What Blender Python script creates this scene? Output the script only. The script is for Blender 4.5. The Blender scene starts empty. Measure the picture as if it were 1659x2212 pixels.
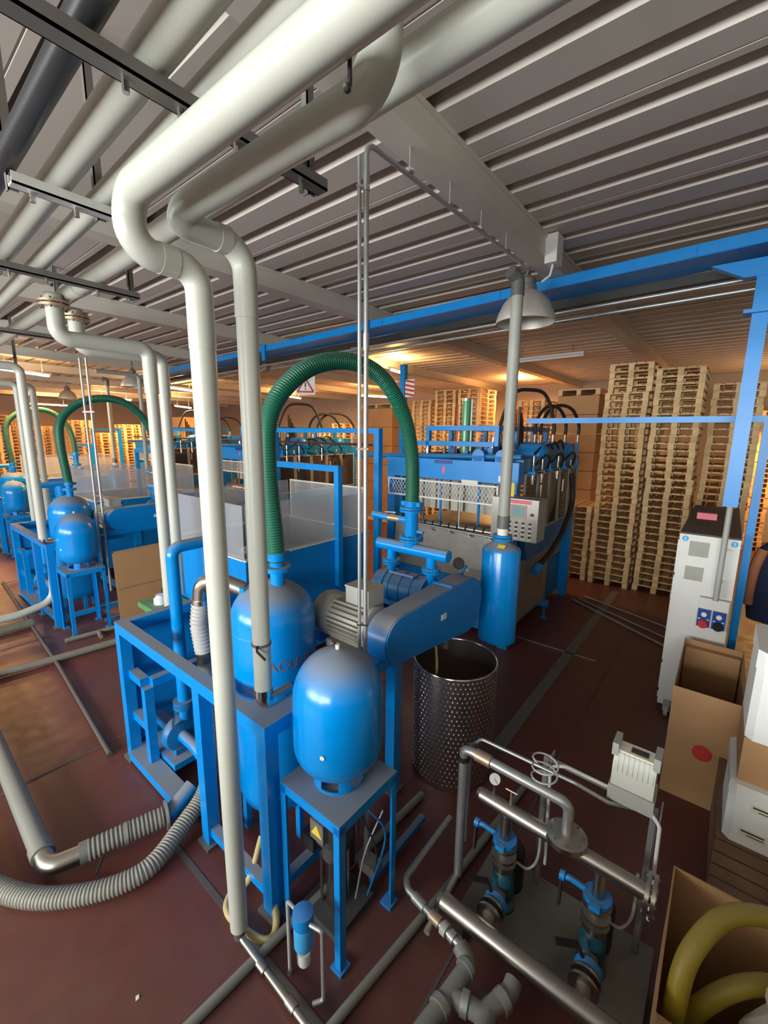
import bpy, bmesh, math, random
from mathutils import Vector, Matrix
random.seed(7)
SC = bpy.context.scene
COL = SC.collection
PI = math.pi

# ------------------------------------------------------------------ camera
YAW, PITCH, ROLL, CAMH, FPX = math.radians(38.7), math.radians(10.4), math.radians(0.6), 3.3, 925.0
fw = Vector((math.cos(YAW)*math.cos(PITCH), math.sin(YAW)*math.cos(PITCH), -math.sin(PITCH)))
rt = fw.cross(Vector((0, 0, 1))).normalized()
up = rt.cross(fw)
rt2 = math.cos(ROLL)*rt + math.sin(ROLL)*up
up2 = -math.sin(ROLL)*rt + math.cos(ROLL)*up
cam_d = bpy.data.cameras.new('camera')
cam = bpy.data.objects.new('camera', cam_d)
COL.objects.link(cam)
m = Matrix.Identity(4)
for i in range(3):
    m[i][0], m[i][1], m[i][2] = rt2[i], up2[i], -fw[i]
m[2][3] = CAMH
cam.matrix_world = m
cam_d.sensor_fit = 'VERTICAL'
cam_d.sensor_height = 24.0
cam_d.lens = FPX/2212*24.0
cam_d.clip_start = 0.05
cam_d.clip_end = 200
SC.camera = cam

# ------------------------------------------------------------------ world, daylight, exposure
w = bpy.data.worlds.new('world')
SC.world = w
w.use_nodes = True
bg = w.node_tree.nodes['Background']
bg.inputs[0].default_value = (0.75, 0.85, 1.0, 1)
bg.inputs[1].default_value = 1.0
SC.view_settings.view_transform = 'Standard'
SC.view_settings.look = 'None'
SC.view_settings.gamma = 1
SC.view_settings.use_curve_mapping = False
SC.view_settings.exposure = -0.1

def area_light(name, loc, direction, sx, sy, power, col):
    d = bpy.data.lights.new(name, 'AREA')
    d.shape = 'RECTANGLE'; d.size = sx; d.size_y = sy
    d.energy = power; d.color = col
    o = bpy.data.objects.new(name, d); COL.objects.link(o)
    o.location = loc
    o.rotation_euler = Vector(direction).to_track_quat('-Z', 'Y').to_euler()
    return o
# daylight entering through the high window band of the wall behind the camera's left
DAY = (0.97, 1.0, 0.98)
for k in range(3):
    area_light('window_daylight', (-7.85, -0.4 + 5.4*k, 3.35), (1, 0, 0), 4.9, 2.4, (950, 800, 420)[k], DAY)

# ------------------------------------------------------------------ materials
MATS = {}
def nt(m):
    return m.node_tree.nodes, m.node_tree.links
def mat(name, col, rough=0.5, metal=0.0, dust=0.0, var=0.08, scale=6.0, spec=0.5, bump=0.0, dustcol=(0.25, 0.24, 0.215), dmin=0.35, dmax=0.9, randobj=0.0):
    m_ = bpy.data.materials.new(name); m_.use_nodes = True
    N, L = nt(m_)
    b = N['Principled BSDF']
    b.inputs['Roughness'].default_value = rough
    b.inputs['Metallic'].default_value = metal
    b.inputs['Specular IOR Level'].default_value = spec
    tc = N.new('ShaderNodeTexCoord')
    no = N.new('ShaderNodeTexNoise'); no.inputs['Scale'].default_value = scale; no.inputs['Detail'].default_value = 6
    L.new(tc.outputs['Object'], no.inputs['Vector'])
    mx = N.new('ShaderNodeMix'); mx.data_type = 'RGBA'
    mx.inputs['A'].default_value = (*[c*(1-var*2) for c in col], 1)
    mx.inputs['B'].default_value = (*[min(1, c*(1+var*2)) for c in col], 1)
    L.new(no.outputs['Fac'], mx.inputs['Factor'])
    out = mx.outputs['Result']
    if randobj:
        oi = N.new('ShaderNodeObjectInfo')
        hs = N.new('ShaderNodeHueSaturation')
        mr = N.new('ShaderNodeMapRange'); mr.inputs['To Min'].default_value = 1-randobj; mr.inputs['To Max'].default_value = 1+randobj
        L.new(oi.outputs['Random'], mr.inputs['Value']); L.new(mr.outputs[0], hs.inputs['Value'])
        L.new(out, hs.inputs['Color']); out = hs.outputs['Color']
    if dust:
        ge = N.new('ShaderNodeNewGeometry')
        se = N.new('ShaderNodeSeparateXYZ'); L.new(ge.outputs['Normal'], se.inputs[0])
        mr = N.new('ShaderNodeMapRange'); mr.interpolation_type = 'SMOOTHSTEP'
        mr.inputs['From Min'].default_value = dmin; mr.inputs['From Max'].default_value = dmax
        mr.inputs['To Max'].default_value = dust
        L.new(se.outputs['Z'], mr.inputs['Value'])
        n2 = N.new('ShaderNodeTexNoise'); n2.inputs['Scale'].default_value = 3.0; n2.inputs['Detail'].default_value = 8
        L.new(tc.outputs['Object'], n2.inputs['Vector'])
        m2 = N.new('ShaderNodeMapRange'); m2.inputs['From Min'].default_value = 0.25; m2.inputs['From Max'].default_value = 0.6
        m2.inputs['To Min'].default_value = 0.75
        L.new(n2.outputs['Fac'], m2.inputs['Value'])
        mu = N.new('ShaderNodeMath'); mu.operation = 'MULTIPLY'
        L.new(mr.outputs[0], mu.inputs[0]); L.new(m2.outputs[0], mu.inputs[1])
        mx2 = N.new('ShaderNodeMix'); mx2.data_type = 'RGBA'
        L.new(mu.outputs[0], mx2.inputs['Factor']); L.new(out, mx2.inputs['A'])
        mx2.inputs['B'].default_value = (*dustcol, 1)
        out = mx2.outputs['Result']
        mx3 = N.new('ShaderNodeMix'); mx3.data_type = 'FLOAT'
        L.new(mu.outputs[0], mx3.inputs['Factor']); mx3.inputs['A'].default_value = rough; mx3.inputs['B'].default_value = 0.85
        L.new(mx3.outputs['Result'], b.inputs['Roughness'])
        if metal:
            mx4 = N.new('ShaderNodeMix'); mx4.data_type = 'FLOAT'
            L.new(mu.outputs[0], mx4.inputs['Factor']); mx4.inputs['A'].default_value = metal; mx4.inputs['B'].default_value = 0.0
            L.new(mx4.outputs['Result'], b.inputs['Metallic'])
    L.new(out, b.inputs['Base Color'])
    if bump:
        bu = N.new('ShaderNodeBump'); bu.inputs['Strength'].default_value = bump; bu.inputs['Distance'].default_value = 0.02
        n3 = N.new('ShaderNodeTexNoise'); n3.inputs['Scale'].default_value = scale*5
        L.new(tc.outputs['Object'], n3.inputs['Vector']); L.new(n3.outputs['Fac'], bu.inputs['Height'])
        L.new(bu.outputs['Normal'], b.inputs['Normal'])
    MATS[name] = m_
    return m_
def emis(name, col, strength):
    m_ = bpy.data.materials.new(name); m_.use_nodes = True
    b = nt(m_)[0]['Principled BSDF']
    b.inputs['Base Color'].default_value = (*col, 1)
    b.inputs['Emission Color'].default_value = (*col, 1)
    b.inputs['Emission Strength'].default_value = strength
    MATS[name] = m_
def clear(name, col, fac, rough=0.1):
    m_ = bpy.data.materials.new(name); m_.use_nodes = True
    N, L = nt(m_)
    b = N['Principled BSDF']; b.inputs['Base Color'].default_value = (*col, 1); b.inputs['Roughness'].default_value = rough
    tr = N.new('ShaderNodeBsdfTransparent'); ms = N.new('ShaderNodeMixShader'); ms.inputs[0].default_value = fac
    L.new(tr.outputs[0], ms.inputs[1]); L.new(b.outputs[0], ms.inputs[2]); L.new(ms.outputs[0], N['Material Output'].inputs[0])
    MATS[name] = m_

BL = (0.0, 0.25, 0.70)
mat('blue', BL, 0.2, 0, 0.9, 0.05)
mat('blue_clean', BL, 0.35, 0, 0.25, 0.05)
mat('blue_cast', (0.005, 0.165, 0.42), 0.4, 0, 0.6, 0.08)
mat('blue_guard', (0.0, 0.19, 0.58), 0.3, 0, 0.95, 0.05, dmin=0.3, dmax=0.8)
mat('pvc', (0.52, 0.53, 0.465), 0.38, 0, 0.25, 0.04, 3)
mat('pvc_grey', (0.36, 0.365, 0.33), 0.45, 0, 0.4, 0.06, 3)
mat('pvc_dark', (0.13, 0.135, 0.13), 0.4, 0, 0.3)
mat('black_pipe', (0.03, 0.033, 0.037), 0.35, 0, 0.3)
mat('galv', (0.50, 0.51, 0.50), 0.38, 0.75, 0.3, 0.08, 12)
mat('stainless', (0.42, 0.39, 0.34), 0.28, 1.0, 0.25, 0.05, 4)
mat('chrome', (0.7, 0.68, 0.64), 0.18, 1.0)
mat('steel_dark', (0.17, 0.16, 0.15), 0.45, 0.5, 0.4)
mat('hose_green', (0.0, 0.13, 0.075), 0.4, 0, 0.75, 0.06, 4, dustcol=(0.11, 0.125, 0.10), dmin=0.1, dmax=0.95)
mat('hose_grey_shaded', (0.27, 0.26, 0.22), 0.5, 0, 0.2, 0.05)  # darkened: the dim floor-level light is put into the colour
mat('bellows_lit', (0.48, 0.47, 0.44), 0.5, 0, 0.1, 0.05)  # brighter copy of the hose grey for the better lit upper bellows
mat('pipe_floor_shaded', (0.22, 0.22, 0.19), 0.45, 0, 0.4, 0.06, 3)  # pipe grey darkened to carry the light drop-off near the floor
mat('hose_yellow', (0.36, 0.27, 0.025), 0.45, 0, 0.2, 0.1)
mat('hose_cream', (0.55, 0.44, 0.20), 0.5)
mat('rubber', (0.02, 0.02, 0.02), 0.5)
mat('motor_grey', (0.40, 0.39, 0.35), 0.45, 0.1, 0.75, 0.06, dustcol=(0.24, 0.21, 0.16))
mat('deck', (0.56, 0.51, 0.455), 0.5, 0.0, 0, 0.05, 1.5)
mat('deck_back', (0.10, 0.085, 0.075), 0.7)
mat('beam', (0.60, 0.57, 0.50), 0.6, 0, 0, 0.06, 2)
mat('steel_grey', (0.20, 0.19, 0.175), 0.5, 0.3, 0.3)
mat('wall', (0.40, 0.35, 0.29), 0.8, 0, 0, 0.05, 1)
mat('wood', (0.76, 0.53, 0.27), 0.7, 0, 0, 0.14, 9, randobj=0.16)
mat('wood_dark', (0.20, 0.12, 0.065), 0.75, 0, 0, 0.15, 8)
mat('wood_red', (0.42, 0.17, 0.06), 0.7, 0, 0, 0.1)
mat('cardboard', (0.44, 0.25, 0.115), 0.8, 0, 0, 0.06, 3)
mat('cardboard_in', (0.30, 0.19, 0.10), 0.85, 0, 0, 0.08, 3)
mat('white_paint', (0.70, 0.70, 0.66), 0.4, 0, 0.4, 0.02)
mat('white_plain', (0.78, 0.77, 0.74), 0.5)
mat('foam', (0.80, 0.81, 0.77), 0.65, 0, 0, 0.02, 10)
mat('cab_grey', (0.34, 0.33, 0.28), 0.5)
mat('lamp_shell', (0.55, 0.53, 0.48), 0.4, 0.2)
mat('cab_top', (0.09, 0.08, 0.07), 0.75, 0, 0, 0.2)
mat('red', (0.55, 0.05, 0.05), 0.4)
mat('pink', (0.75, 0.16, 0.2), 0.5)
mat('yellow', (0.80, 0.60, 0.04), 0.5)
mat('sticker_blue', (0.05, 0.38, 0.75), 0.5)
mat('sock_blue', (0.01, 0.06, 0.30), 0.35)
mat('navy', (0.006, 0.012, 0.04), 0.9)
mat('orange', (0.36, 0.13, 0.06), 0.8)
mat('brass', (0.55, 0.40, 0.28), 0.4, 0.7, 0.3)
mat('green_mach', (0.10, 0.30, 0.10), 0.5, 0, 0.4)
mat('green_clear', (0.10, 0.38, 0.18), 0.2)
mat('fabric_dark', (0.05, 0.05, 0.05), 0.8)
mat('teal_dark', (0.012, 0.07, 0.10), 0.4, 0, 0.3)
mat('door_dark', (0.02, 0.025, 0.035), 0.2)
mat('maroon', (0.10, 0.015, 0.02), 0.5)
mat('grey_plate', (0.19, 0.175, 0.14), 0.7, 0, 0, 0.15)
mat('acrylic_body', (0.4, 0.41, 0.42), 0.3, 0, 0, 0.1)
mat('grey_panel', (0.33, 0.33, 0.35), 0.35, 0, 0, 0.1)
mat('tank_inside', (0.35, 0.36, 0.35), 0.4, 0.2, 0, 0.25, 2)
mat('press_base', (0.30, 0.28, 0.24), 0.45, 0.2, 0, 0.15)
mat('paper', (0.62, 0.57, 0.47), 0.8)
mat('hook_black', (0.015, 0.013, 0.012), 0.5)
mat('text_red', (0.28, 0.10, 0.10), 0.6)
mat('label_cream', (0.75, 0.72, 0.58), 0.6)
mat('ink', (0.05, 0.045, 0.04), 0.7)
clear('acrylic', (0.55, 0.57, 0.60), 0.33, 0.12)
clear('door_glass', (0.03, 0.035, 0.05), 0.8, 0.15)
clear('pane', (0.8, 0.85, 0.9), 0.06, 0.05)
clear('filter_clear', (0.6, 0.7, 0.8), 0.3, 0.1)
emis('tube_warm', (1.0, 0.62, 0.30), 30)
emis('tube_pink', (1.0, 0.80, 0.70), 26)
emis('screen', (0.16, 0.26, 0.27), 0.25)
emis('white_glow', (1.0, 0.93, 0.85), 10)

# floor: worn red painted concrete
def floor_mat():
    m_ = bpy.data.materials.new('floor_red'); m_.use_nodes = True
    N, L = nt(m_); b = N['Principled BSDF']
    tc = N.new('ShaderNodeTexCoord')
    n1 = N.new('ShaderNodeTexNoise'); n1.inputs['Scale'].default_value = 0.55; n1.inputs['Detail'].default_value = 7
    n2 = N.new('ShaderNodeTexNoise'); n2.inputs['Scale'].default_value = 7; n2.inputs['Detail'].default_value = 8
    for n in (n1, n2): L.new(tc.outputs['Object'], n.inputs['Vector'])
    cr = N.new('ShaderNodeValToRGB')
    cr.color_ramp.elements[0].position = 0.3; cr.color_ramp.elements[0].color = (0.17, 0.040, 0.030, 1)
    cr.color_ramp.elements[1].position = 0.75; cr.color_ramp.elements[1].color = (0.165, 0.083, 0.066, 1)
    L.new(n1.outputs['Fac'], cr.inputs[0])
    mx = N.new('ShaderNodeMix'); mx.data_type = 'RGBA'; mx.blend_type = 'MULTIPLY'; mx.inputs['Factor'].default_value = 0.35
    L.new(cr.outputs[0], mx.inputs['A']); L.new(n2.outputs['Color'], mx.inputs['B'])
    L.new(mx.outputs['Result'], b.inputs['Base Color'])
    mr = N.new('ShaderNodeMapRange'); mr.inputs['To Min'].default_value = 0.28; mr.inputs['To Max'].default_value = 0.6
    L.new(n2.outputs['Fac'], mr.inputs['Value']); L.new(mr.outputs[0], b.inputs['Roughness'])
    MATS['floor_red'] = m_
floor_mat()
# brick-textured pale far wall (too far to tell bricks apart)
def wall_mat():
    m_ = bpy.data.materials.new('wall_block'); m_.use_nodes = True
    N, L = nt(m_); b = N['Principled BSDF']; b.inputs['Roughness'].default_value = 0.85
    tc = N.new('ShaderNodeTexCoord'); br = N.new('ShaderNodeTexBrick')
    br.inputs['Color1'].default_value = (0.62, 0.52, 0.42, 1); br.inputs['Color2'].default_value = (0.58, 0.49, 0.40, 1); br.inputs['Mortar'].default_value = (0.45, 0.38, 0.31, 1)
    br.inputs['Scale'].default_value = 2.0
    mp = N.new('ShaderNodeMapping'); mp.inputs['Rotation'].default_value = (PI/2, 0, 0)
    L.new(tc.outputs['Object'], mp.inputs[0]); L.new(mp.outputs[0], br.inputs['Vector']); L.new(br.outputs['Color'], b.inputs['Base Color'])
    MATS['wall_block'] = m_
wall_mat()
# dimpled stainless drum sheet
def drum_mat():
    m_ = bpy.data.materials.new('drum_dimple'); m_.use_nodes = True
    N, L = nt(m_); b = N['Principled BSDF']
    b.inputs['Base Color'].default_value = (0.52, 0.48, 0.46, 1); b.inputs['Metallic'].default_value = 1; b.inputs['Roughness'].default_value = 0.36
    MATS['drum_dimple'] = m_
drum_mat()

# ------------------------------------------------------------------ mesh helpers
def V(*a): return Vector(a)
def fillet(pts, r, seg=6):
    pts = [Vector(p) for p in pts]
    out = [pts[0]]
    for i in range(1, len(pts)-1):
        a, b, c = pts[i-1], pts[i], pts[i+1]
        d1 = (a-b); d2 = (c-b); l1 = d1.length; l2 = d2.length
        d1.normalize(); d2.normalize()
        ang = d1.angle(d2)
        if ang > PI-0.03: out.append(b); continue
        t = min(r/math.tan(ang/2), l1*0.49, l2*0.49)
        rr = t*math.tan(ang/2)
        bis = (d1+d2).normalized(); ce = b + bis*(rr/math.sin(ang/2))
        p1 = b+d1*t; p2 = b+d2*t
        u = (p1-ce); v = (p2-ce); tot = u.angle(v)
        ax = u.cross(v).normalized()
        for k in range(seg+1):
            out.append(ce + Matrix.Rotation(tot*k/seg, 3, ax) @ u)
    out.append(pts[-1])
    return out
def spline(pts, n=12):
    pts = [Vector(p) for p in pts]; out = []
    P = [2*pts[0]-pts[1]] + pts + [2*pts[-1]-pts[-2]]
    for i in range(1, len(P)-2):
        for k in range(n):
            t = k/n
            a, b, c, d = P[i-1], P[i], P[i+1], P[i+2]
            out.append(0.5*((2*b)+(c-a)*t+(2*a-5*b+4*c-d)*t*t+(3*b-a-3*c+d)*t**3))
    out.append(pts[-1]); return out
def resample(pts, step):
    L_ = [0]
    for a, b in zip(pts, pts[1:]): L_.append(L_[-1]+(b-a).length)
    n = max(2, int(L_[-1]/step)); out = []; j = 0
    for k in range(n+1):
        s = L_[-1]*k/n
        while j < len(L_)-2 and L_[j+1] < s: j += 1
        t = (s-L_[j])/max(1e-9, L_[j+1]-L_[j]); out.append(pts[j].lerp(pts[j+1], min(1, t)))
    return out

class MB:
    def __init__(s): s.v = []; s.f = []
    def add(s, vs, fs):
        o = len(s.v); s.v += [Vector(p) for p in vs]; s.f += [[i+o for i in q] for q in fs]; return s
    def box(s, x0, x1, y0, y1, z0, z1):
        return s.add([(x0,y0,z0),(x1,y0,z0),(x1,y1,z0),(x0,y1,z0),(x0,y0,z1),(x1,y0,z1),(x1,y1,z1),(x0,y1,z1)],
                     [(0,3,2,1),(4,5,6,7),(0,1,5,4),(1,2,6,5),(2,3,7,6),(3,0,4,7)])
    def obox(s, c, size, rot=None):
        c = Vector(c); R = rot if rot else Matrix.Identity(3); hx, hy, hz = [q/2 for q in size]
        pts = [c + R @ Vector((a*hx, b*hy, d*hz)) for d in (-1, 1) for (a, b) in ((-1,-1),(1,-1),(1,1),(-1,1))]
        return s.add(pts, [(0,3,2,1),(4,5,6,7),(0,1,5,4),(1,2,6,5),(2,3,7,6),(3,0,4,7)])
    def bar(s, p0, p1, w, h, upv=(0,0,1)):
        p0 = Vector(p0); p1 = Vector(p1); d = (p1-p0); ln = d.length; d.normalize()
        u = Vector(upv); sx = d.cross(u)
        if sx.length < 1e-4: u = Vector((1,0,0)); sx = d.cross(u)
        sx.normalize(); u = sx.cross(d)
        R = Matrix((d, sx, u)).transposed()
        return s.obox((p0+p1)/2, (ln, w, h), R)
    def tube(s, path, r, n=14, caps=True):
        path = [Vector(p) for p in path]
        rs = r if isinstance(r, (list, tuple)) else [r]*len(path)
        T = []
        for i in range(len(path)):
            a = path[max(0, i-1)]; b = path[min(len(path)-1, i+1)]
            d = (b-a)
            T.append(d.normalized() if d.length > 1e-9 else Vector((0,0,1)))
        u = T[0].orthogonal().normalized()
        vs = []; fs = []
        for i, p in enumerate(path):
            if i:
                q = T[i-1].rotation_difference(T[i]); u = (q @ u); u = (u - T[i]*u.dot(T[i])).normalized()
            w_ = T[i].cross(u)
            for k in range(n):
                a = 2*PI*k/n; vs.append(p + (u*math.cos(a)+w_*math.sin(a))*rs[i])
        for i in range(len(path)-1):
            for k in range(n):
                k2 = (k+1) % n; fs.append((i*n+k, i*n+k2, (i+1)*n+k2, (i+1)*n+k))
        if caps:
            fs.append(tuple(range(n-1, -1, -1))); fs.append(tuple((len(path)-1)*n+k for k in range(n)))
        return s.add(vs, fs)
    def cyl(s, p0, p1, r, n=18, r1=None, caps=True):
        return s.tube([p0, p1], [r, r if r1 is None else r1], n, caps)
    def lathe(s, base, prof, axis=(0,0,1), n=28, close=True):
        base = Vector(base); ax = Vector(axis).normalized(); u = ax.orthogonal().normalized(); w_ = ax.cross(u)
        vs = []; fs = []
        for (r, h) in prof:
            for k in range(n):
                a = 2*PI*k/n; vs.append(base+ax*h+(u*math.cos(a)+w_*math.sin(a))*max(r, 1e-4))
        for i in range(len(prof)-1):
            for k in range(n):
                k2 = (k+1) % n; fs.append((i*n+k, i*n+k2, (i+1)*n+k2, (i+1)*n+k))
        if close:
            fs.append(tuple(range(n-1, -1, -1))); fs.append(tuple((len(prof)-1)*n+k for k in range(n)))
        return s.add(vs, fs)
    def prism(s, pts, vec):
        vec = Vector(vec); pts = [Vector(p) for p in pts]; n = len(pts)
        return s.add(pts+[p+vec for p in pts], [tuple(range(n-1,-1,-1)), tuple(range(n, 2*n))]+[(k, (k+1)%n, n+(k+1)%n, n+k) for k in range(n)])
    def mesh(s, name, mt, org=(0,0,0), smooth=True, ang=38):
        me = bpy.data.meshes.new(name)
        o = Vector(org)
        me.from_pydata([tuple(p-o) for p in s.v], [], s.f)
        bm = bmesh.new(); bm.from_mesh(me); bmesh.ops.recalc_face_normals(bm, faces=bm.faces); bm.to_mesh(me); bm.free()
        if smooth:
            me.polygons.foreach_set('use_smooth', [True]*len(me.polygons))
            me.set_sharp_from_angle(angle=math.radians(ang))
        me.materials.append(MATS[mt])
        return me

def obj(name, me, parent=None, loc=(0,0,0)):
    o = bpy.data.objects.new(name, me); COL.objects.link(o); o.location = loc
    if parent: o.parent = parent
    return o
class Thing:
    """an Empty at a thing's base; parts are given in world coordinates"""
    def __init__(s, name, label, cat, loc, group=None):
        s.o = bpy.data.objects.new(name, None); COL.objects.link(s.o); s.o.location = loc; s.loc = Vector(loc)
        s.o.empty_display_size = 0.1
        s.o['label'] = label; s.o['category'] = cat
        if group: s.o['group'] = group
    def p(s, name, mb, mt, parent=None, label=None, smooth=True, ang=38):
        o = obj(name, mb.mesh(name, mt, s.loc, smooth, ang), parent or s.o)
        if label: o['label'] = label
        return o
    def pm(s, name, me, loc, parent=None, label=None, rot=None):
        o = obj(name, me, parent or s.o, Vector(loc)-s.loc)
        if rot: o.rotation_euler = rot
        if label: o['label'] = label
        return o
def single(name, label, cat, mb, mt, org, group=None, smooth=True, ang=38):
    o = obj(name, mb.mesh(name, mt, org, smooth, ang), None, org)
    o['label'] = label; o['category'] = cat
    if group: o['group'] = group
    return o
def struct(name, mb, mt, org=(0,0,0), smooth=False, label=None, parent=None):
    o = obj(name, mb.mesh(name, mt, org, smooth), parent, org)
    if not parent: o['kind'] = 'structure'
    if label: o['label'] = label
    return o
def copy_tree(o, dx=0, dy=0, dz=0, parent=None, label=None):
    c = o.copy(); COL.objects.link(c); c.parent = parent
    if parent is None: c.location = o.location + Vector((dx, dy, dz))
    if label: c['label'] = label
    for ch in [k for k in o.children]: copy_tree(ch, parent=c)
    return c
def text_mesh(txt, size, mt, extrude=0.002):
    cu = bpy.data.curves.new('lettering', 'FONT'); cu.body = txt; cu.size = size; cu.extrude = extrude
    cu.align_x = 'CENTER'; cu.align_y = 'CENTER'
    to = bpy.data.objects.new('lettering_tmp', cu); COL.objects.link(to)
    bpy.context.view_layer.update()
    me = bpy.data.meshes.new_from_object(to.evaluated_get(bpy.context.evaluated_depsgraph_get()))
    bpy.data.objects.remove(to); bpy.data.curves.remove(cu)
    me.name = 'lettering'; me.materials.clear(); me.materials.append(MATS[mt])
    return me
def flange(mb, c, axis, r, t=0.02, n=20):
    c = Vector(c); a = Vector(axis).normalized(); mb.cyl(c-a*t/2, c+a*t/2, r, n)
def bolts(t, parent, c, axis, r, k, mt='steel_dark', br=0.009, ln=0.05):
    c = Vector(c); a = Vector(axis).normalized(); u = a.orthogonal().normalized(); w_ = a.cross(u)
    for i in range(k):
        q = c+(u*math.cos(2*PI*i/k+.3)+w_*math.sin(2*PI*i/k+.3))*r
        t.p('bolt', MB().cyl(q-a*ln/2, q+a*ln/2, br, 6), mt, parent)
def ribbed(path, r, pitch, depth=0.06, n=16):
    pts = resample(path, pitch/4)
    return MB().tube(pts, [r*(1+(depth if i % 4 in (1, 2) else -depth)) for i in range(len(pts))], n)

# ================================================================== the hall
X0, X1, Y0, Y1, ZC = -8.0, 18.0, -5.0, 34.0, 5.3
struct('floor', MB().box(X0, X1, Y0, Y1, -0.2, 0), 'floor_red')
ceil = struct('ceiling', MB().box(X0, X1, Y0, Y1, ZC+0.13, ZC+0.3), 'deck_back')  # dark backing colour puts deeper shade into the panel grooves
PITCHC = 0.392
pan = MB()
L_ = Y1-Y0
prof = [(-0.150, 0.13), (-0.124, 0.0), (0.05, 0.0), (0.054, 0.006), (0.062, 0.006), (0.066, 0.0), (0.124, 0.0), (0.150, 0.13)]
pan.prism([(a, 0, z) for a, z in prof], (0, L_, 0))
pan_me = pan.mesh('ceiling_panel', 'deck', smooth=False)
pan_flat = MB().prism([(a, 0, z) for a, z in prof[:2]+prof[-2:]], (0, L_, 0)).mesh('ceiling_panel', 'deck', smooth=False)
kk = 0
xx = 2.56-0.165-0.03-PITCHC*26
while xx < X1:
    if xx > X0+0.2:
        obj('ceiling_panel', pan_me if kk % 3 == 1 else pan_flat, ceil, (xx, Y0, ZC))
    xx += PITCHC; kk += 1
# walls
wf = struct('wall_far', MB().box(X0, X1, Y1, Y1+0.2, 0, ZC+0.3), 'wall_block')
wr = struct('wall_right', MB().box(X1, X1+0.2, Y0, Y1, 0, ZC+0.3), 'wall')
struct('wall_back', MB().box(X0, X1, Y0-0.2, Y0, 0, ZC+0.3), 'wall')
W0, W1 = 2.1, 4.6
wl = struct('wall_left', MB().box(X0-0.2, X0, Y0, Y1, 0, W0).box(X0-0.2, X0, Y0, Y1, W1, ZC+0.3)
            .box(X0-0.2, X0, 13.0, Y1, W0, W1).box(X0-0.2, X0, Y0, -3.0, W0, W1), 'wall')
for k in range(3):
    yc = -0.4+5.4*k
    if k < 2: struct('wall_left_pier', MB().box(X0-0.2, X0, yc+2.55, yc+2.85, W0, W1), 'wall', parent=wl)
    fr = MB()
    for a in (-2.58, -0.87, 0.83, 2.53): fr.box(X0-0.14, X0-0.06, yc+a, yc+a+.05, W0, W1)
    fr.box(X0-0.14, X0-0.06, yc-2.58, yc+2.58, W0, W0+.06).box(X0-0.14, X0-0.06, yc-2.58, yc+2.58, W1-.06, W1)
    wn = struct('window_%d' % (k+1), fr, 'white_paint')
    for (a, b) in ((-2.53, -0.87), (-0.82, 0.83), (0.88, 2.53)):
        obj('pane', MB().box(X0-0.105, X0-0.095, yc+a, yc+b, W0+.06, W1-.06).mesh('pane', 'pane'), wn)
# unseen raised platform and parapet, added to shade the low right foreground
pf = struct('platform', MB().box(-3.6, -0.1, Y0, 1.3, 1.55, 1.65), 'steel_grey', label='unseen steel platform added to shade the low foreground')
struct('shade_parapet', MB().box(-0.12, -0.1, Y0, 1.3, 0, 1.95).box(-3.6, -0.12, 1.28, 1.3, 0, 1.95), 'steel_grey', parent=pf)  # solid sides added out of view to block low window light
# roof beams across the hall (run along X)
for k in range(-2, 10):
    yb = 1.72+3.05*k
    if yb > Y1-0.5: break
    bm_ = MB().box(X0, X1, yb, yb+0.22, ZC-0.21, ZC+0.02).box(X0, X1, yb-0.015, yb+0.235, ZC-0.035, ZC+0.0)
    struct('trim_%d' % (k+3), bm_, 'beam', label='pale concrete roof beam crossing under the ribbed ceiling')
# floor joints and steel-lidded channels
def strip(name, x0, x1, y0, y1, mt, h=0.004):
    o = struct(name, MB().box(x0, x1, y0, y1, 0.0, h), mt)
for i, (x0, x1, y0, y1, mt) in enumerate(((-3, 18, 4.82, 4.85, 'deck_back'), (-3, 18, 8.25, 8.28, 'deck_back'), (-3, 18, 12.0, 12.03, 'deck_back'), (1.22, 1.26, -4, 3.2, 'deck_back'),
        (3.9, 10, 1.50, 1.64, 'steel_dark'), (6.55, 6.58, 1.2, 2.4, 'galv'), (-3, 18, 1.0, 1.02, 'deck_back'))):
    strip('trim_%d' % (20+i), x0, x1, y0, y1, mt)

# ================================================================== blue crane / services beam under the roof
t = Thing('services_beam', 'long blue steel services beam hanging below the roof with galvanised tubes', 'beam', (5.6, 6, 4.7))
A = Vector((5.10, -2.2, 0)); B = Vector((6.35, 16.0, 0))
dirb = (B-A).normalized(); nb = Vector((dirb.y, -dirb.x, 0))
def along(p, dn, z): return p + nb*dn + Vector((0, 0, z))
t.p('fascia', MB().bar(along(A, 0, 5.025), along(B, 0, 5.025), 0.012, 0.10), 'blue_clean')
t.p('top_flange', MB().bar(along(A, .06, 5.078), along(B, .06, 5.078), 0.12, 0.008), 'blue_clean')
t.p('tray', MB().bar(along(A, .25, 4.975), along(B, .25, 4.975), 0.50, 0.012), 'blue_clean')
t.p('cable_channel', MB().bar(along(A, .62, 4.92), along(B, .62, 4.92), 0.20, 0.09), 'rubber')
for dn, z in ((.48, 4.815), (.66, 4.76)):
    t.p('rail_tube', MB().cyl(along(A, dn, z), along(B, dn, z), 0.022, 12), 'galv')
for k in range(9):
    q = A.lerp(B, (k+.35)/9)
    t.p('joint_plate', MB().bar(along(q, -.01, 4.975), along(q, -.01, 5.075), 0.01, 0.10, dirb), 'blue_clean')
for yq in (4.86, 7.9, 10.95, 14.0):
    q = A.lerp(B, (yq-A.y)/(B.y-A.y))
    t.p('hanger_plate', MB().bar(along(q, -.03, 4.78), along(q, -.03, 5.2), 0.02, 0.11, dirb), 'blue_clean')
    t.p('rail_clamp', MB().obox(along(q+dirb*.9, .6, 4.81), (0.12, 0.16, 0.16)), 'steel_grey')
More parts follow.
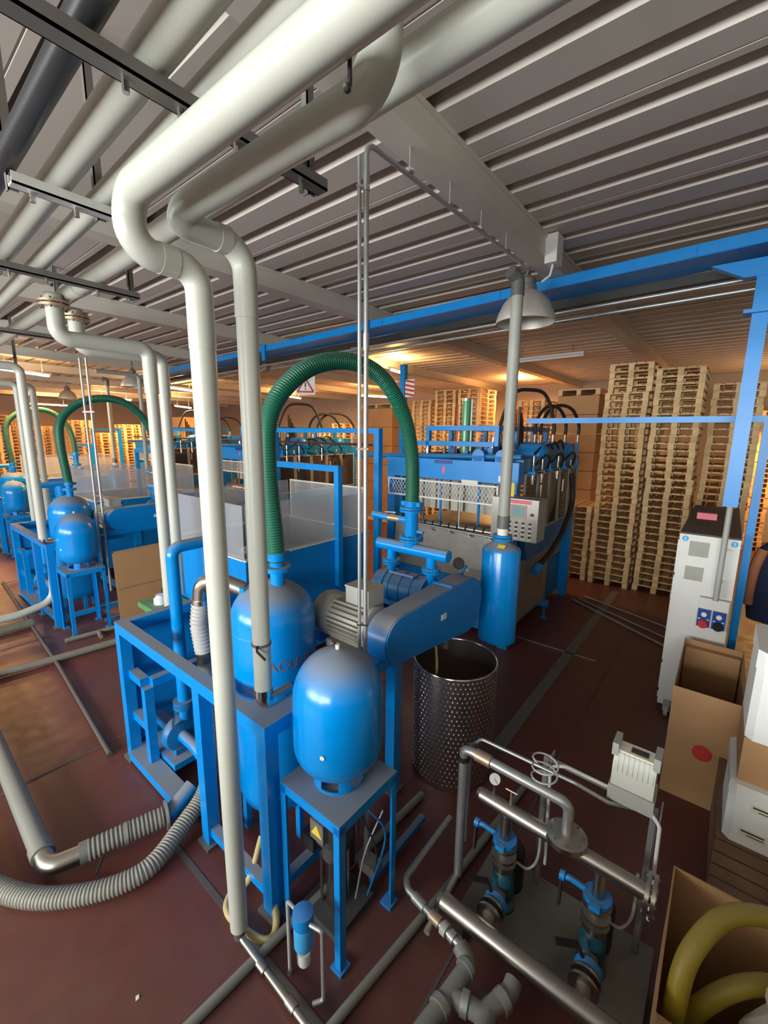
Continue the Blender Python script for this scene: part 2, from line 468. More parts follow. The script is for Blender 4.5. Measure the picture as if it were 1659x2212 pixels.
# service drop post on the right with bracket
t = Thing('service_drop_post', 'blue channel post hanging from the services beam above the white cabinet', 'post', (5.42, -0.05, 2.62))
t.p('channel', MB().box(5.40, 5.46, -0.115, 0.005, 2.62, 4.42), 'blue_clean')
t.p('flange_plate', MB().box(5.34, 5.52, -0.19, 0.07, 4.42, 4.45), 'blue_clean')
t.p('bracket', MB().box(5.39, 5.47, -0.12, 0.01, 4.45, 4.74), 'blue_clean')
t.p('bracket_head', MB().prism([(5.38, -0.30, 4.89), (5.38, 0.36, 4.89), (5.38, 0.10, 4.74), (5.38, -0.16, 4.74)], (0.10, 0, 0)), 'blue_clean')
t.p('conduit', MB().tube(fillet([(5.60, -0.06, 2.66), (5.60, -0.06, 1.58)], .05), 0.028, 12), 'pvc_grey')
for z in (2.1, 1.75): t.p('clamp', MB().box(5.6, 5.81, -0.075, -0.045, z, z+0.02), 'steel_grey')

# ================================================================== overhead pipe run and its hanger bars
def ypipe(name, label, x0, x1, z, r, mt, y0=-3.5, y1=20.0, n=20):
    mb = MB().cyl((x0, y0, z), (x1, y1, z), r, n)
    t = Thing(name, label, 'pipe', (x0, y0, z)); t.p('pipe_run', mb, mt)
    for q in (0.35, 0.62):
        c = Vector((x0, y0, z)).lerp(Vector((x1, y1, z)), q); d = (Vector((x1, y1, z))-Vector((x0, y0, z))).normalized()
        t.p('coupling', MB().cyl(c-d*.06, c+d*.06, r*1.07, n), mt)
    return t
ypipe('overhead_pipe', 'black plastic pipe, leftmost of the overhead pipe bundle', 0.54, 0.92, 4.53, 0.047, 'black_pipe')
ypipe('overhead_pipe', 'thick pale pipe on the hanger bars beside the black pipe', 0.69, 1.30, 4.55, 0.066, 'pvc')
ypipe('overhead_pipe', 'pale pipe on the hanger bars between two thicker pale pipes', 0.845, 1.60, 4.53, 0.055, 'pvc')
ypipe('overhead_pipe', 'pale pipe at the right of the overhead bundle, above the near elbows', 1.30, 1.85, 4.55, 0.072, 'pvc')
for i, (yb, xa, xb, lb) in enumerate(((1.66, -0.4, 1.58, 'grey steel channel crossing nearest the camera under the pipes'), (2.75, 0.64, 1.06, 'short pale channel under the overhead pipes behind the near elbows'),
        (4.16, 0.0, 1.76, 'grey channel with hanger crossing under the pipes at mid distance'), (6.78, 0.3, 1.95, 'grey channel carrying the overhead pipes near the flanged drops'),
        (10.4, 0.6, 2.2, 'far grey channel carrying the overhead pipes'))):
    t = Thing('pipe_hanger', lb, 'bracket', (xb, yb, 4.4), 'channels that carry the overhead pipes')
    t.p('crossbar', MB().box(xa, xb, yb-0.035, yb+0.035, 4.415, 4.425).box(xa, xb, yb-0.035, yb-0.03, 4.415, 4.465).box(xa, xb, yb+0.03, yb+0.035, 4.415, 4.465), 'white_paint' if i == 1 else 'steel_grey')
    for xq in (xb-0.03, xa+0.02):
        t.p('hanger', MB().box(xq-0.02, xq+0.02, yb+0.04, yb+0.047, 4.41, ZC).box(xq-0.02, xq-0.014, yb+0.04, yb+0.08, 4.41, ZC), 'steel_grey')
    for xq in (0.72, 0.9, 1.12, 1.45):
        if xa < xq < xb: t.p('bolt', MB().cyl((xq, yb, 4.37), (xq, yb, 4.415), 0.012, 8), 'chrome')
# near pipe pair that elbows down to the floor (two long white drops)
R1 = 0.062
t = Thing('drop_pipe', 'long white pipe dropping from the elbows nearest the camera to the floor', 'pipe', (1.18, 2.12, 0))
t.p('overhead_run', MB().tube(fillet([(0.90, -3.5, 4.28), (0.885, 2.10, 4.28), (0.885, 2.12, 4.07), (1.185, 2.12, 4.07), (1.185, 2.12, 3.7)], 0.105, 8), R1+0.003, 24), 'pvc')
t.p('downpipe', MB().tube([(1.185, 2.12, 3.86), (1.185, 2.12, 1.0), (1.185, 2.12, 0.14)], [R1, R1-0.004, R1-0.008], 24), 'pvc')
for z in (4.07,): t.p('socket', MB().cyl((1.00, 2.12, z), (1.075, 2.12, z), R1*1.08, 24), 'pvc')
t.p('coupling', MB().cyl((1.185, 2.12, 0.06), (1.185, 2.12, 0.15), 0.035, 16), 'steel_dark')
t.p('floor_pipe', MB().tube(fillet([(1.185, 2.12, 0.07), (1.185, 2.06, 0.06), (1.15, 0.3, 0.06)], .03), 0.022, 12), 'stainless')
for y in (1.9, 1.62, 1.2): t.p('fitting', MB().cyl((1.178, y, 0.06), (1.176, y-0.07, 0.06), 0.03, 12), 'stainless')
t = Thing('drop_pipe', 'second white pipe dropping beside the near one, clamped above the frame corner', 'pipe', (1.455, 2.13, 1.55))
t.p('overhead_run', MB().tube(fillet([(1.13, 0.93, 5.25), (1.13, 0.93, 4.30), (1.115, 2.08, 4.30), (1.115, 2.13, 4.255), (1.455, 2.13, 4.255), (1.455, 2.13, 3.9)], 0.13, 8), R1, 24), 'pvc')
t.p('riser_socket', MB().cyl((1.13, .93, 4.5), (1.13, .93, 4.62), R1*1.1, 24), 'pvc')
t.p('downpipe', MB().tube([(1.455, 2.13, 4.0), (1.455, 2.13, 1.68)], [R1-.004, R1-0.008], 24), 'pvc')
t.p('socket', MB().cyl((1.30, 2.13, 4.255), (1.36, 2.13, 4.255), R1*1.08, 24), 'pvc')
t.p('hose_clamp', MB().cyl((1.455, 2.13, 1.66), (1.455, 2.13, 1.71), 0.06, 20), 'chrome')
t.p('steel_elbow', MB().tube(fillet([(1.455, 2.13, 1.70), (1.455, 2.13, 1.60), (1.66, 2.13, 1.60)], .07, 6), 0.05, 16), 'chrome')
cl = t.p('clamp_ring', MB().cyl((1.455, 2.13, 2.005), (1.455, 2.13, 2.02), 0.061, 20), 'steel_dark')
t.p('handle', MB().tube([(1.40, 2.10, 2.02), (1.385, 2.075, 2.0), (1.41, 2.03, 1.95)], 0.008, 8), 'hook_black', cl)
t = Thing('pipe_hook', 'black hook hanging from the thick overhead pipe near the elbow', 'hook', (.94, 0.885, 4.15))
t.p('hook', MB().tube(fillet([(.945, 0.885, 4.26), (.945, 0.885, 4.185), (.925, 0.885, 4.175)], .01), 0.006, 8).lathe((.935, .885, 4.165), [(.006, 0), (.010, .004), (.010, .014), (.006, .018)], (0, 0, 1), 10), 'hook_black')

# flanged drops of the next station
FL = []
for i, (x, y, xe, lb) in enumerate(((1.37, 4.99, 2.17, 'white pipe with rusty flange elbowing right then down behind blue frame'), (1.66, 5.42, 2.50, 'white pipe with rusty flange, farther one of the flanged pair'))):
    t = Thing('flanged_drop_pipe', lb, 'pipe', (x, y, 4.0))
    t.p('stub', MB().cyl((x, y, 4.40), (x, y, 4.52), 0.07, 20), 'pvc')
    for z in (4.40, 4.435):
        f = t.p('flange', MB().cyl((x, y, z), (x, y, z+0.022), 0.125, 24), 'brass', label='rusty brown flange')
    bolts(t, None, (x, y, 4.43), (0, 0, 1), 0.105, 8, 'steel_dark', 0.01, 0.09)
    t.p('elbow_run', MB().tube(fillet([(x, y, 4.40), (x, y, 4.14), (xe, y, 4.16), (xe, y, 3.7)], 0.10, 8), 0.072, 20), 'pvc')
    t.p('downpipe', MB().cyl((xe, y, 3.8), (xe, y, 0.1 if i == 0 else 1.2), 0.062, 20), 'pvc')
# white drops further back
for i, (x, y, zt, zb, lb) in enumerate(((1.75, 8.25, 4.2, 1.62, 'white drop pipe ending above the second frame corner'), (2.3, 11.3, 4.2, .4, 'distant white drop pipe left of the second green hose'),
        (2.62, 11.6, 4.2, .4, 'distant white drop pipe right beside another behind the second tank'), (2.15, 14.6, 4.2, 1.6, 'farthest white drop pipe at the left edge'), (4.6, 11.2, 4.6, 1.6, 'thin grey drop pipe behind the second green hose'))):
    t = Thing('drop_pipe', lb, 'pipe', (x, y, zb))
    r = 0.06 if i != 4 else 0.045
    t.p('pipe', MB().tube(fillet([(x-0.9, y, zt), (x, y, zt), (x, y, zb)], 0.10, 6), r, 16), 'pvc' if i != 4 else 'pvc_grey')
    if i in (0, 3): t.p('steel_elbow', MB().tube(fillet([(x, y, zb+.04), (x, y, zb-.06), (x+.2, y, zb-.06)], .06, 6), 0.05, 14), 'chrome')

# ================================================================== vacuum station (built once, then repeated down the hall)
ST = []       # (root object, label for second station, label for third)
def st(t, l2, l3): ST.append((t.o, l2, l3)); return t
fx0, fx1, fy0, fy1, fz = 1.40, 2.85, 2.06, 4.46, 1.48
t = st(Thing('machine_frame', 'open blue box-section frame on the red floor around the near vacuum tank', 'frame', (fx0, fy0, 0)),
       'open blue frame around the second vacuum tank', 'open blue frame around the farthest vacuum tank')
s_ = 0.10
for (x, y) in ((fx0, fy0), (fx0, 2.88), (fx0, fy1-s_), (fx1-s_, fy0), (fx1-s_, fy1-s_)):
    t.p('post', MB().box(x, x+s_, y, y+s_, 0.03, fz-s_), 'blue')
    t.p('foot_plate', MB().box(x-0.03, x+s_+0.03, y-0.03, y+s_+0.03, 0, 0.03), 'steel_dark')
for (a, b) in (((fx0, fy0), (fx0+s_, fy1)), ((fx1-s_, fy0), (fx1, fy1)), ((fx0+s_, fy0), (fx1-s_, fy0+s_)), ((fx0+s_, fy1-s_), (fx1-s_, fy1))):
    t.p('top_rail', MB().box(a[0], b[0], a[1], b[1], fz-s_, fz), 'blue')
t.p('base_rail', MB().box(fx0-0.02, fx0+0.14, 3.2, fy1-s_, 0.03, 0.12), 'blue')
t.p('base_rail', MB().box(fx0+0.02, fx0+0.09, fy0+s_, 2.88, 0.10, 0.17), 'blue')
t.p('base_rail', MB().box(fx0+s_, fx1-s_, fy0+0.02, fy0+0.09, 0.12, 0.19), 'blue')
t.p('base_rail', MB().box(fx1-s_, fx1, fy0+s_, fy1-s_, 0.05, 0.12), 'blue')
t.p('corner_plate', MB().box(fx0+s_, fx0+0.34, fy0+s_, fy0+0.30, fz-0.012, fz), 'blue')
t.p('sub_post', MB().box(fx0+0.05, fx0+0.13, 4.02, 4.10, 0.03, 0.90), 'blue')
t.p('sub_post', MB().box(fx0+0.75, fx0+0.83, 4.02, 4.10, 0.03, 0.90), 'blue')
for z in (0.45, 0.90):
    t.p('sub_rail', MB().box(fx0+0.05, fx0+0.13, 4.10, fy1-s_, z, z+0.08), 'blue')
    t.p('sub_rail', MB().box(fx0+0.13, fx0+0.75, 4.02, 4.10, z, z+0.08), 'blue') if z > .5 else None
t.p('back_sheet', MB().box(fx0+s_, fx1-s_, fy1-0.03, fy1-0.02, 0.1, fz-s_), 'blue_clean')

# vacuum tank
tx, ty = 1.95, 2.68
t = st(Thing('vacuum_tank', 'tall blue dusty domed vacuum tank with lettering inside the near frame', 'tank', (tx, ty, 0.2)),
       'blue domed vacuum tank behind the second small vessel', 'blue domed vacuum tank at the far left')
R = 0.33
prof = [(0.06, 0.25), (0.20, 0.27), (0.29, 0.33), (R, 0.45), (R, 1.86)] + [(R*math.cos(a), 1.86+0.30*math.sin(a)) for a in [PI/2*k/10 for k in range(1, 10)]] + [(0.04, 2.165)]
t.p('shell', MB().lathe((tx, ty, 0), prof, n=48), 'blue', ang=60)
for k in range(3):
    a = 2*PI*k/3+.5
    t.p('leg', MB().bar((tx+.27*math.cos(a), ty+.27*math.sin(a), 0.0), (tx+.27*math.cos(a), ty+.27*math.sin(a), 0.42), 0.05, 0.05), 'blue_clean')
nk = t.p('neck', MB().cyl((tx+.01, ty-.06, 2.13), (tx+.01, ty-.06, 2.40), 0.055, 20), 'blue')
t.p('neck_flange', MB().cyl((tx+.01, ty-.06, 2.255), (tx+.01, ty-.06, 2.29), 0.105, 24), 'blue', nk)
t.p('hose_band', MB().cyl((tx+.01, ty-.06, 2.34), (tx+.01, ty-.06, 2.40), 0.072, 20).box(tx+.07, tx+.12, ty-.08, ty-.05, 2.35, 2.39), 'blue', nk)
t.p('lifting_lug', MB().box(tx-.19, tx-.16, ty+.10, ty+.16, 2.05, 2.115), 'blue')
t.p('weld_seam', MB().lathe((tx, ty, 1.80), [(R+.001, 0), (R+.003, .004), (R+.001, .008)], n=48, close=False), 'blue_clean')
# lettering VACUUM bent around the shell
for i, ch in enumerate('VACUUM'):
    ang = math.radians(216 + i*14.0)
    me = text_mesh(ch, 0.11, 'text_red', 0.001)
    o = t.pm('letter', me, (tx+(R+.002)*math.cos(ang), ty+(R+.002)*math.sin(ang), 1.60))
    o.rotation_euler = (PI/2, 0, ang+PI/2)
# flexible green hose from tank to blower
t = st(Thing('green_hose', 'ribbed green suction hose arching from the near vacuum tank to the blower', 'hose', (tx, ty, 2.3)),
       'ribbed green hose arching over the second vacuum tank', 'ribbed green hose arching at the far left')
hp = [(1.96,2.62,2.33),(1.94,2.622,2.627),(1.918,2.626,2.909),(1.913,2.627,3.146),(1.925,2.625,3.345),(1.981,2.614,3.509),(2.107,2.592,3.661),(2.283,2.559,3.787),(2.491,2.522,3.854),(2.715,2.481,3.865),(2.935,2.441,3.803),(3.122,2.407,3.65),(3.274,2.379,3.412),(3.359,2.364,3.113),(3.38,2.36,2.847),(3.38,2.36,2.62)]
t.p('hose', ribbed(spline(hp, 8), 0.067, 0.021, 0.035, 18), 'hose_green', ang=35)
# small pressure vessel and its stand
vx, vy = 1.755, 1.765
t = st(Thing('pressure_vessel', 'rounded glossy blue pressure vessel on the near square stand', 'vessel', (vx, vy, 1.07)),
       'rounded blue pressure vessel on the second stand', 'rounded blue pressure vessel on the farthest stand')
R = 0.288
prof = [(0.02, 1.125)] + [(R*math.sin(a), 1.36-0.235*math.cos(a)) for a in [PI/2*k/8 for k in range(1, 9)]] + [(R, 1.66)] + [(R*math.cos(a), 1.66+0.315*math.sin(a)) for a in [PI/2*k/10 for k in range(1, 10)]] + [(0.015, 1.977)]
t.p('shell', MB().lathe((vx, vy, 0), prof, n=48), 'blue', ang=60)
sk = t.p('skirt_ring', MB().lathe((vx, vy, 0), [(0.155, 1.07), (0.165, 1.07), (0.165, 1.085), (0.155, 1.085)], n=32, close=False), 'blue_clean')
for k in range(5):
    a = 2*PI*k/5+0.4
    arc = [(vx+0.16*math.cos(a+q), vy+0.16*math.sin(a+q), 1.08) for q in (-.26, -.13, 0, .13, .26)]
    mb = MB()
    for p, q in zip(arc, arc[1:]): mb.bar((p[0], p[1], 1.13), (q[0], q[1], 1.13), 0.006, 0.10)
    t.p('skirt_foot', mb, 'blue_clean', sk)
t.p('air_valve', MB().cyl((vx, vy, 1.97), (vx, vy, 2.005), 0.014, 12), 'label_cream')
t.p('badge', MB().cyl((vx-.262, vy-.128, 1.44), (vx-.266, vy-.130, 1.44), 0.014, 14), 'label_cream')
t.p('glint_lug', MB().box(vx+.10, vx+.13, vy+.14, vy+.17, 1.90, 1.93), 'chrome')
px0, px1, py0, py1 = 1.48, 2.03, 1.49, 2.03
t = st(Thing('vessel_stand', 'square blue angle-iron stand under the near pressure vessel', 'stand', (px0, py0, 0)),
       'square blue stand under the second pressure vessel', 'square blue stand under the farthest pressure vessel')
t.p('top_plate', MB().box(px0, px1, py0, py1, 1.05, 1.07), 'blue')
for (x, y, sx, sy) in ((px0, py0, 1, 1), (px1, py0, -1, 1), (px0, py1, 1, -1), (px1, py1, -1, -1)):
    mb = MB()
    a, b = sorted((x, x+sx*.05)); c, d = sorted((y, y+sy*.006)); mb.box(a, b, c, d, 0.02, 1.05)
    a, b = sorted((x, x+sx*.006)); c, d = sorted((y, y+sy*.05)); mb.box(a, b, c, d, 0.02, 1.05)
    t.p('leg', mb, 'blue_clean')
    t.p('foot_plate', MB().box(x-.045+sx*.03, x+.045+sx*.03, y-.045+sy*.03, y+.045+sy*.03, 0, .02), 'blue_clean')
for (a, b, c, d) in ((px0, px1, py0, py0+.006), (px0, px1, py1-.006, py1), (px0, px0+.006, py0, py1), (px1-.006, px1, py0, py1)):
    t.p('apron', MB().box(a, b, c, d, 1.0, 1.05), 'blue_clean')
t.p('base_bar', MB().box(px1-.03, px1+.65, 1.66, 1.71, .04, .09), 'blue_cast')

# electric motor
mx_, mz, my0, my1 = 2.43, 1.79, 1.985, 2.60
t = st(Thing('electric_motor', 'grey finned electric motor with terminal box beside the near belt guard', 'motor', (mx_, 2.3, 1.5)),
       'grey electric motor beside the second belt guard', 'grey electric motor beside the farthest belt guard')
RM = 0.175
t.p('body', MB().lathe((mx_, my0, mz), [(0.12, 0), (RM, 0.02), (RM, 0.07), (RM-.02, .08), (RM-.02, .41), (RM, .42), (RM, .44)], (0, 1, 0), 40), 'motor_grey')
t.p('fan_cowl', MB().lathe((mx_, my0+.43, mz), [(RM+.012, 0), (RM+.012, .12), (RM, .16), (RM-.03, .185), (0.02, .19)], (0, 1, 0), 40), 'motor_grey')
for k in range(26):
    a = math.radians(118 + k*12.0)
    if 65 < math.degrees(a) % 360 < 115: continue
    u = Vector((math.cos(a), 0, math.sin(a))); c = Vector((mx_, 0, mz))
    p0 = c+u*(RM-.025); p0.y = my0+.08; p1 = p0.copy(); p1.y = my0+.41
    t.p('fin', MB().bar(p0+u*.02, p1+u*.02, 0.006, 0.045, u), 'motor_grey')
tb = t.p('terminal_box', MB().box(mx_-.06, mx_+.13, my0+.06, my0+.30, mz+.13, mz+.30), 'motor_grey')
t.p('box_lid', MB().box(mx_-.066, mx_+.136, my0+.054, my0+.306, mz+.30, mz+.315), 'motor_grey', tb)
t.p('gland', MB().cyl((mx_+.13, my0+.12, mz+.22), (mx_+.17, my0+.12, mz+.22), 0.018, 12), 'rubber', tb)
for s in (-1, 1): t.p('foot', MB().box(mx_+s*.13-.04, mx_+s*.13+.04, my0+.07, my0+.42, 1.585, 1.645), 'motor_grey')
t.p('shaft', MB().cyl((mx_, my0-.13, mz), (mx_, my0+.01, mz), 0.03, 14), 'steel_dark')
# skid carrying motor and blower
t = st(Thing('blower_skid', 'dark blue steel skid carrying the near motor and blower', 'skid', (3.0, 2.4, 0)),
       'dark steel skid under the second motor and blower', 'dark steel skid under the farthest motor and blower')
t.p('rail', MB().box(2.25, 3.80, 1.90, 1.99, 1.485, 1.585), 'blue_clean')
t.p('rail', MB().box(2.40, 3.80, 2.62, 2.71, 1.485, 1.585), 'blue_clean')
t.p('cross_member', MB().box(3.05, 3.13, 1.99, 2.62, 1.49, 1.58), 'blue_clean')
t.p('cross_member', MB().box(3.62, 3.70, 1.99, 2.62, 1.49, 1.58), 'blue_clean')
for (x, y) in ((3.72, 2.40), (3.05, 2.64)): t.p('leg', MB().box(x, x+.08, y, y+.08, 0, 1.485), 'blue_clean')
t.p('cross_member', MB().box(3.72, 3.80, 1.99, 2.62, 1.49, 1.58), 'blue_clean')
t.p('drip_tray', MB().box(2.42, 3.70, 2.0, 2.60, 1.475, 1.484), 'steel_dark')

# belt guard (tapered stadium)
gy0, gy1 = 1.75, 1.885
cl_, rl, cr_, rr = (2.41, 1.78), 0.185, (3.48, 1.715), 0.265
def stadium(c0, r0, c1, r1, n=14):
    d = math.hypot(c1[0]-c0[0], c1[1]-c0[1]); base = math.atan2(c1[1]-c0[1], c1[0]-c0[0]); k = math.acos((r0-r1)/d)
    P = []
    for i in range(n+1):
        a = base+k+(2*PI-2*k)*i/n; P.append((c0[0]+r0*math.cos(a), c0[1]+r0*math.sin(a)))
    for i in range(n+1):
        a = base-k+2*k*i/n; P.append((c1[0]+r1*math.cos(a), c1[1]+r1*math.sin(a)))
    return P
pts = stadium(cl_, rl, cr_, rr)
t = st(Thing('belt_guard', 'long rounded blue belt guard in front of the near motor and blower', 'guard', (2.9, 1.8, 1.5)),
       'long rounded blue belt guard at the second station', 'long rounded blue belt guard at the farthest station')
bd = t.p('cover', MB().prism([(x, gy0+.012, z) for x, z in pts], (0, gy1-gy0+.05, 0)), 'blue_guard', ang=30)
pts2 = stadium(cl_, rl-.006, cr_, rr-.006)
t.p('face_plate', MB().prism([(x, gy0, z) for x, z in pts2], (0, .012, 0)), 'blue_guard', ang=30)
pl = t.p('rating_plate', MB().box(2.98, 3.06, gy0-.003, gy0, 1.735, 1.785), 'white_plain', label='white maker plate')
t.pm('plate_print', text_mesh('IV', 0.022, 'ink', .0005), (3.03, gy0-.0035, 1.765), pl, rot=(PI/2, 0, 0))
t.p('sticker', MB().box(2.984, 3.0, gy0-.0045, gy0-.003, 1.742, 1.762), 'yellow', pl)
t.p('strap', MB().box(3.16, 3.20, gy0+.01, gy1+.08, 1.975, 1.985).box(3.16, 3.20, gy1+.07, gy1+.08, 1.90, 1.985), 'blue_clean')
for x in (2.7, 3.6): t.p('bracket', MB().box(x-.02, x+.02, gy0+.08, gy1+.02, 1.45 if x > 3 else 1.56, 1.60), 'blue_clean')

# rotary blower with inlet manifold
bx, bz, by0, by1 = 3.38, 1.75, 1.99, 2.78
t = st(Thing('rotary_blower', 'cast blue rotary vacuum blower with twin flanged inlets, near station', 'blower', (bx, 2.4, 1.5)),
       'cast blue rotary blower at the second station', 'cast blue rotary blower at the farthest station')
t.p('casing', MB().lathe((bx, by0, bz), [(0.05, 0), (.12, .01), (.135, .03), (.135, .13), (.185, .14), (.185, .19), (.17, .20), (.17, .60), (.185, .61), (.185, .66), (.135, .67), (.135, .77), (.10, .80)], (0, 1, 0), 32), 'blue_cast')
for k in range(3): t.p('rib', MB().lathe((bx, by0+.27+.13*k, bz), [(.17, 0), (.178, .004), (.178, .016), (.17, .02)], (0, 1, 0), 32, False), 'blue_cast')
t.p('top_cover', MB().obox((bx-.05, by0+.40, bz+.165), (0.16, 0.30, 0.02), Matrix.Rotation(.3, 3, 'Y')), 'blue_cast')
t.p('pedestal', MB().box(bx-.13, bx+.13, by0+.16, by0+.65, 1.585, 1.64), 'blue_cast')
for y in (2.12, 2.60):
    bch = t.p('inlet_branch', MB().cyl((bx, y, 1.86), (bx, y, 2.17), 0.048, 20), 'blue')
    for z in (1.985, 2.012): t.p('flange', MB().cyl((bx, y, z), (bx, y, z+.02), 0.092, 24), 'blue', bch)
    bolts(t, bch, (bx, y, 2.008), (0, 0, 1), 0.075, 6, 'blue_cast', .008, .065)
t.p('manifold', MB().cyl((bx, 1.93, 2.175), (bx, 2.77, 2.175), 0.06, 24), 'blue')
rs = t.p('riser', MB().cyl((bx, 2.36, 2.20), (bx, 2.36, 2.62), 0.068, 24), 'blue')
for z in (2.262, 2.292, 2.555, 2.582): t.p('flange', MB().cyl((bx, 2.36, z), (bx, 2.36, z+.02), 0.118, 28), 'blue', rs)
bolts(t, rs, (bx, 2.36, 2.287), (0, 0, 1), 0.10, 8, 'blue_cast', .008, .07)
t.p('hose_band', MB().cyl((bx, 2.36, 2.60), (bx, 2.36, 2.66), 0.077, 24).box(bx-.03, bx+.03, 2.43, 2.47, 2.61, 2.65).box(bx-.03, bx+.03, 2.25, 2.29, 2.61, 2.65), 'blue', rs)
t.p('side_branch', MB().cyl((bx, 2.42, 2.46), (bx, 2.50, 2.46), 0.032, 16).cyl((bx, 2.65, 2.46), (bx, 2.85, 2.47), 0.036, 16), 'blue')
vl = t.p('ball_valve', MB().cyl((bx, 2.50, 2.46), (bx, 2.65, 2.46), 0.033, 12), 'brass')
t.p('lever', MB().cyl((bx, 2.58, 2.49), (bx, 2.58, 2.52), 0.008, 8).bar((bx-.01, 2.55, 2.52), (bx-.05, 2.66, 2.52), 0.012, 0.006), 'chrome', vl)
t.p('stub', MB().cyl((bx, 2.29, 2.36), (bx, 2.22, 2.36), 0.016, 12), 'blue')
# gauge pipework right of the blower
g = t.p('gauge_pipe', MB().tube(fillet([(3.52, 1.93, 1.84), (3.52, 1.93, 1.93), (3.60, 1.93, 1.935), (3.78, 1.95, 1.99)], .02), 0.014, 10).cyl((3.58, 1.935, 1.945), (3.72, 1.945, 1.985), 0.026, 12), 'blue')
t.p('gauge_leg', MB().cyl((3.68, 1.94, 1.95), (3.68, 1.94, 1.85), 0.012, 10), 'blue', g)
t.p('gauge', MB().lathe((3.60, 1.945, 2.06), [(.055, 0), (.058, .012), (.05, .03)], (-.7, -.6, .35), 24), 'rubber', g, label='black round gauge')
t.p('gauge_stem', MB().cyl((3.60, 1.95, 1.96), (3.60, 1.945, 2.02), 0.006, 8), 'chrome', g)
t.p('valve_knob', MB().lathe((3.77, 1.95, 1.93), [(.02, 0), (.03, .02), (.02, .04)], (0, 0, 1), 12), 'label_cream', g)

# discharge silencer with tall grey riser
sx, sy = 4.21, 1.77
t = st(Thing('discharge_silencer', 'upright blue cylinder silencer with tall grey vent pipe beside the near press', 'silencer', (sx, sy, 1.09)),
       'upright blue silencer of the second station', 'upright blue silencer of the farthest station')
R = 0.2
t.p('body', MB().lathe((sx, sy, 0), [(.10, 1.085), (R-.02, 1.09), (R, 1.105), (R, 2.10), (R-.01, 2.125), (.055, 2.215)], n=40), 'blue', ang=30)
t.p('neck_flange', MB().cyl((sx, sy, 2.21), (sx, sy, 2.235), 0.10, 28).cyl((sx, sy, 2.245), (sx, sy, 2.265), 0.10, 28), 'blue')
t.p('neck', MB().cyl((sx, sy, 2.19), (sx, sy, 2.27), 0.05, 20), 'blue')
t.p('white_collar', MB().cyl((sx, sy, 2.265), (sx, sy, 2.335), 0.056, 24), 'white_plain')
t.p('dark_socket', MB().cyl((sx, sy, 2.335), (sx, sy, 2.47), 0.064, 24), 'pvc_dark')
t.p('vent_pipe', MB().cyl((sx, sy, 2.45), (sx, sy, 4.62), 0.057, 24), 'pvc_grey')
t.p('top_elbow', MB().tube(fillet([(sx, sy, 4.60), (sx, sy, 4.76), (sx-.10, sy+.04, 4.80)], .07, 6), 0.063, 20), 'pvc_dark')
t.p('sticker', MB().obox((sx-.13, sy-.05, 2.17), (0.05, 0.08, 0.002), Matrix.Rotation(-.55, 3, 'Y')), 'yellow')
for z in (1.40, 1.72): t.p('support_arm', MB().bar((sx+.18, sy+.06, z), (6.03, 2.42, z), .05, .05), 'blue_cast')

# pair of galvanised conduits falling behind the vessel, elbow along the roof beam
t = Thing('conduit_pair', 'two thin galvanised conduits dropping from the roof beam behind the near vessel', 'conduit', (2.09, 1.83, 0.3))
t.p('conduit', MB().tube(fillet([(4.5, 1.80, 4.93), (2.09, 1.83, 4.93), (2.09, 1.83, 0.3)], .07, 6), 0.0155, 12), 'galv')
t.p('conduit', MB().cyl((2.065, 1.862, 4.86), (2.065, 1.862, 0.3), 0.0125, 12), 'galv')
for z in (4.7, 3.2, 2.0): t.p('clip', MB().obox((2.078, 1.846, z), (0.075, 0.035, 0.012), Matrix.Rotation(-.9, 3, 'Z')), 'chrome')
for z in (4.78, 3.9): t.p('sleeve', MB().cyl((2.09, 1.83, z), (2.09, 1.83, z-.1), 0.02, 12), 'galv')
for x in (2.5, 3.0, 3.5, 4.0): t.p('saddle', MB().box(x-.02, x+.02, 1.80, 1.835, 4.94, 4.955).cyl((x, 1.82, 4.95), (x, 1.82, 5.1), .005, 6), 'galv')
COND2 = Thing('conduit_pair', 'two thin galvanised conduits dropping near the second vessel', 'conduit', (2.55, 8.35, 0.5))
COND2.p('conduit', MB().cyl((2.62, 8.30, 4.45), (2.62, 8.30, 0.5), 0.02, 10), 'galv')
COND2.p('conduit', MB().cyl((2.56, 8.40, 4.45), (2.56, 8.40, 0.5), 0.018, 10), 'galv')
for z in (3.6, 2.2): COND2.p('clip', MB().bar((2.54, 8.42, z), (2.65, 8.26, z), 0.03, 0.015), 'chrome')

# transfer pump with blue riser inside the frame
t = st(Thing('transfer_pump', 'blue centrifugal pump with tall blue riser pipe in the near frame', 'pump', (1.75, 3.97, 0)),
       'blue centrifugal pump and riser in the second frame', 'blue centrifugal pump and riser in the farthest frame')
t.p('volute', MB().lathe((1.70, 3.86, 0.36), [(.07, 0), (.15, .02), (.17, .05), (.17, .10), (.14, .14), (.06, .15)], (0, 1, 0), 28), 'blue_cast')
t.p('suction_pipe', MB().tube(fillet([(1.70, 3.88, .36), (1.70, 3.62, .36), (1.70, 3.44, .30)], .08), 0.055, 18), 'blue')
t.p('bearing_frame', MB().cyl((1.70, 4.0, .36), (1.70, 4.32, .36), 0.075, 18), 'blue_cast')
rp = t.p('riser', MB().tube(fillet([(1.76, 3.92, .50), (1.76, 3.92, 2.24), (2.25, 3.92, 2.24)], .09, 8), 0.056, 22), 'blue')
t.p('flange', MB().cyl((1.76, 3.92, .62), (1.76, 3.92, .66), 0.10, 22).cyl((1.76, 3.92, .67), (1.76, 3.92, .70), 0.10, 22), 'blue_cast', rp)
t.p('base', MB().box(1.55, 1.85, 3.75, 4.35, 0.12, 0.18), 'blue')
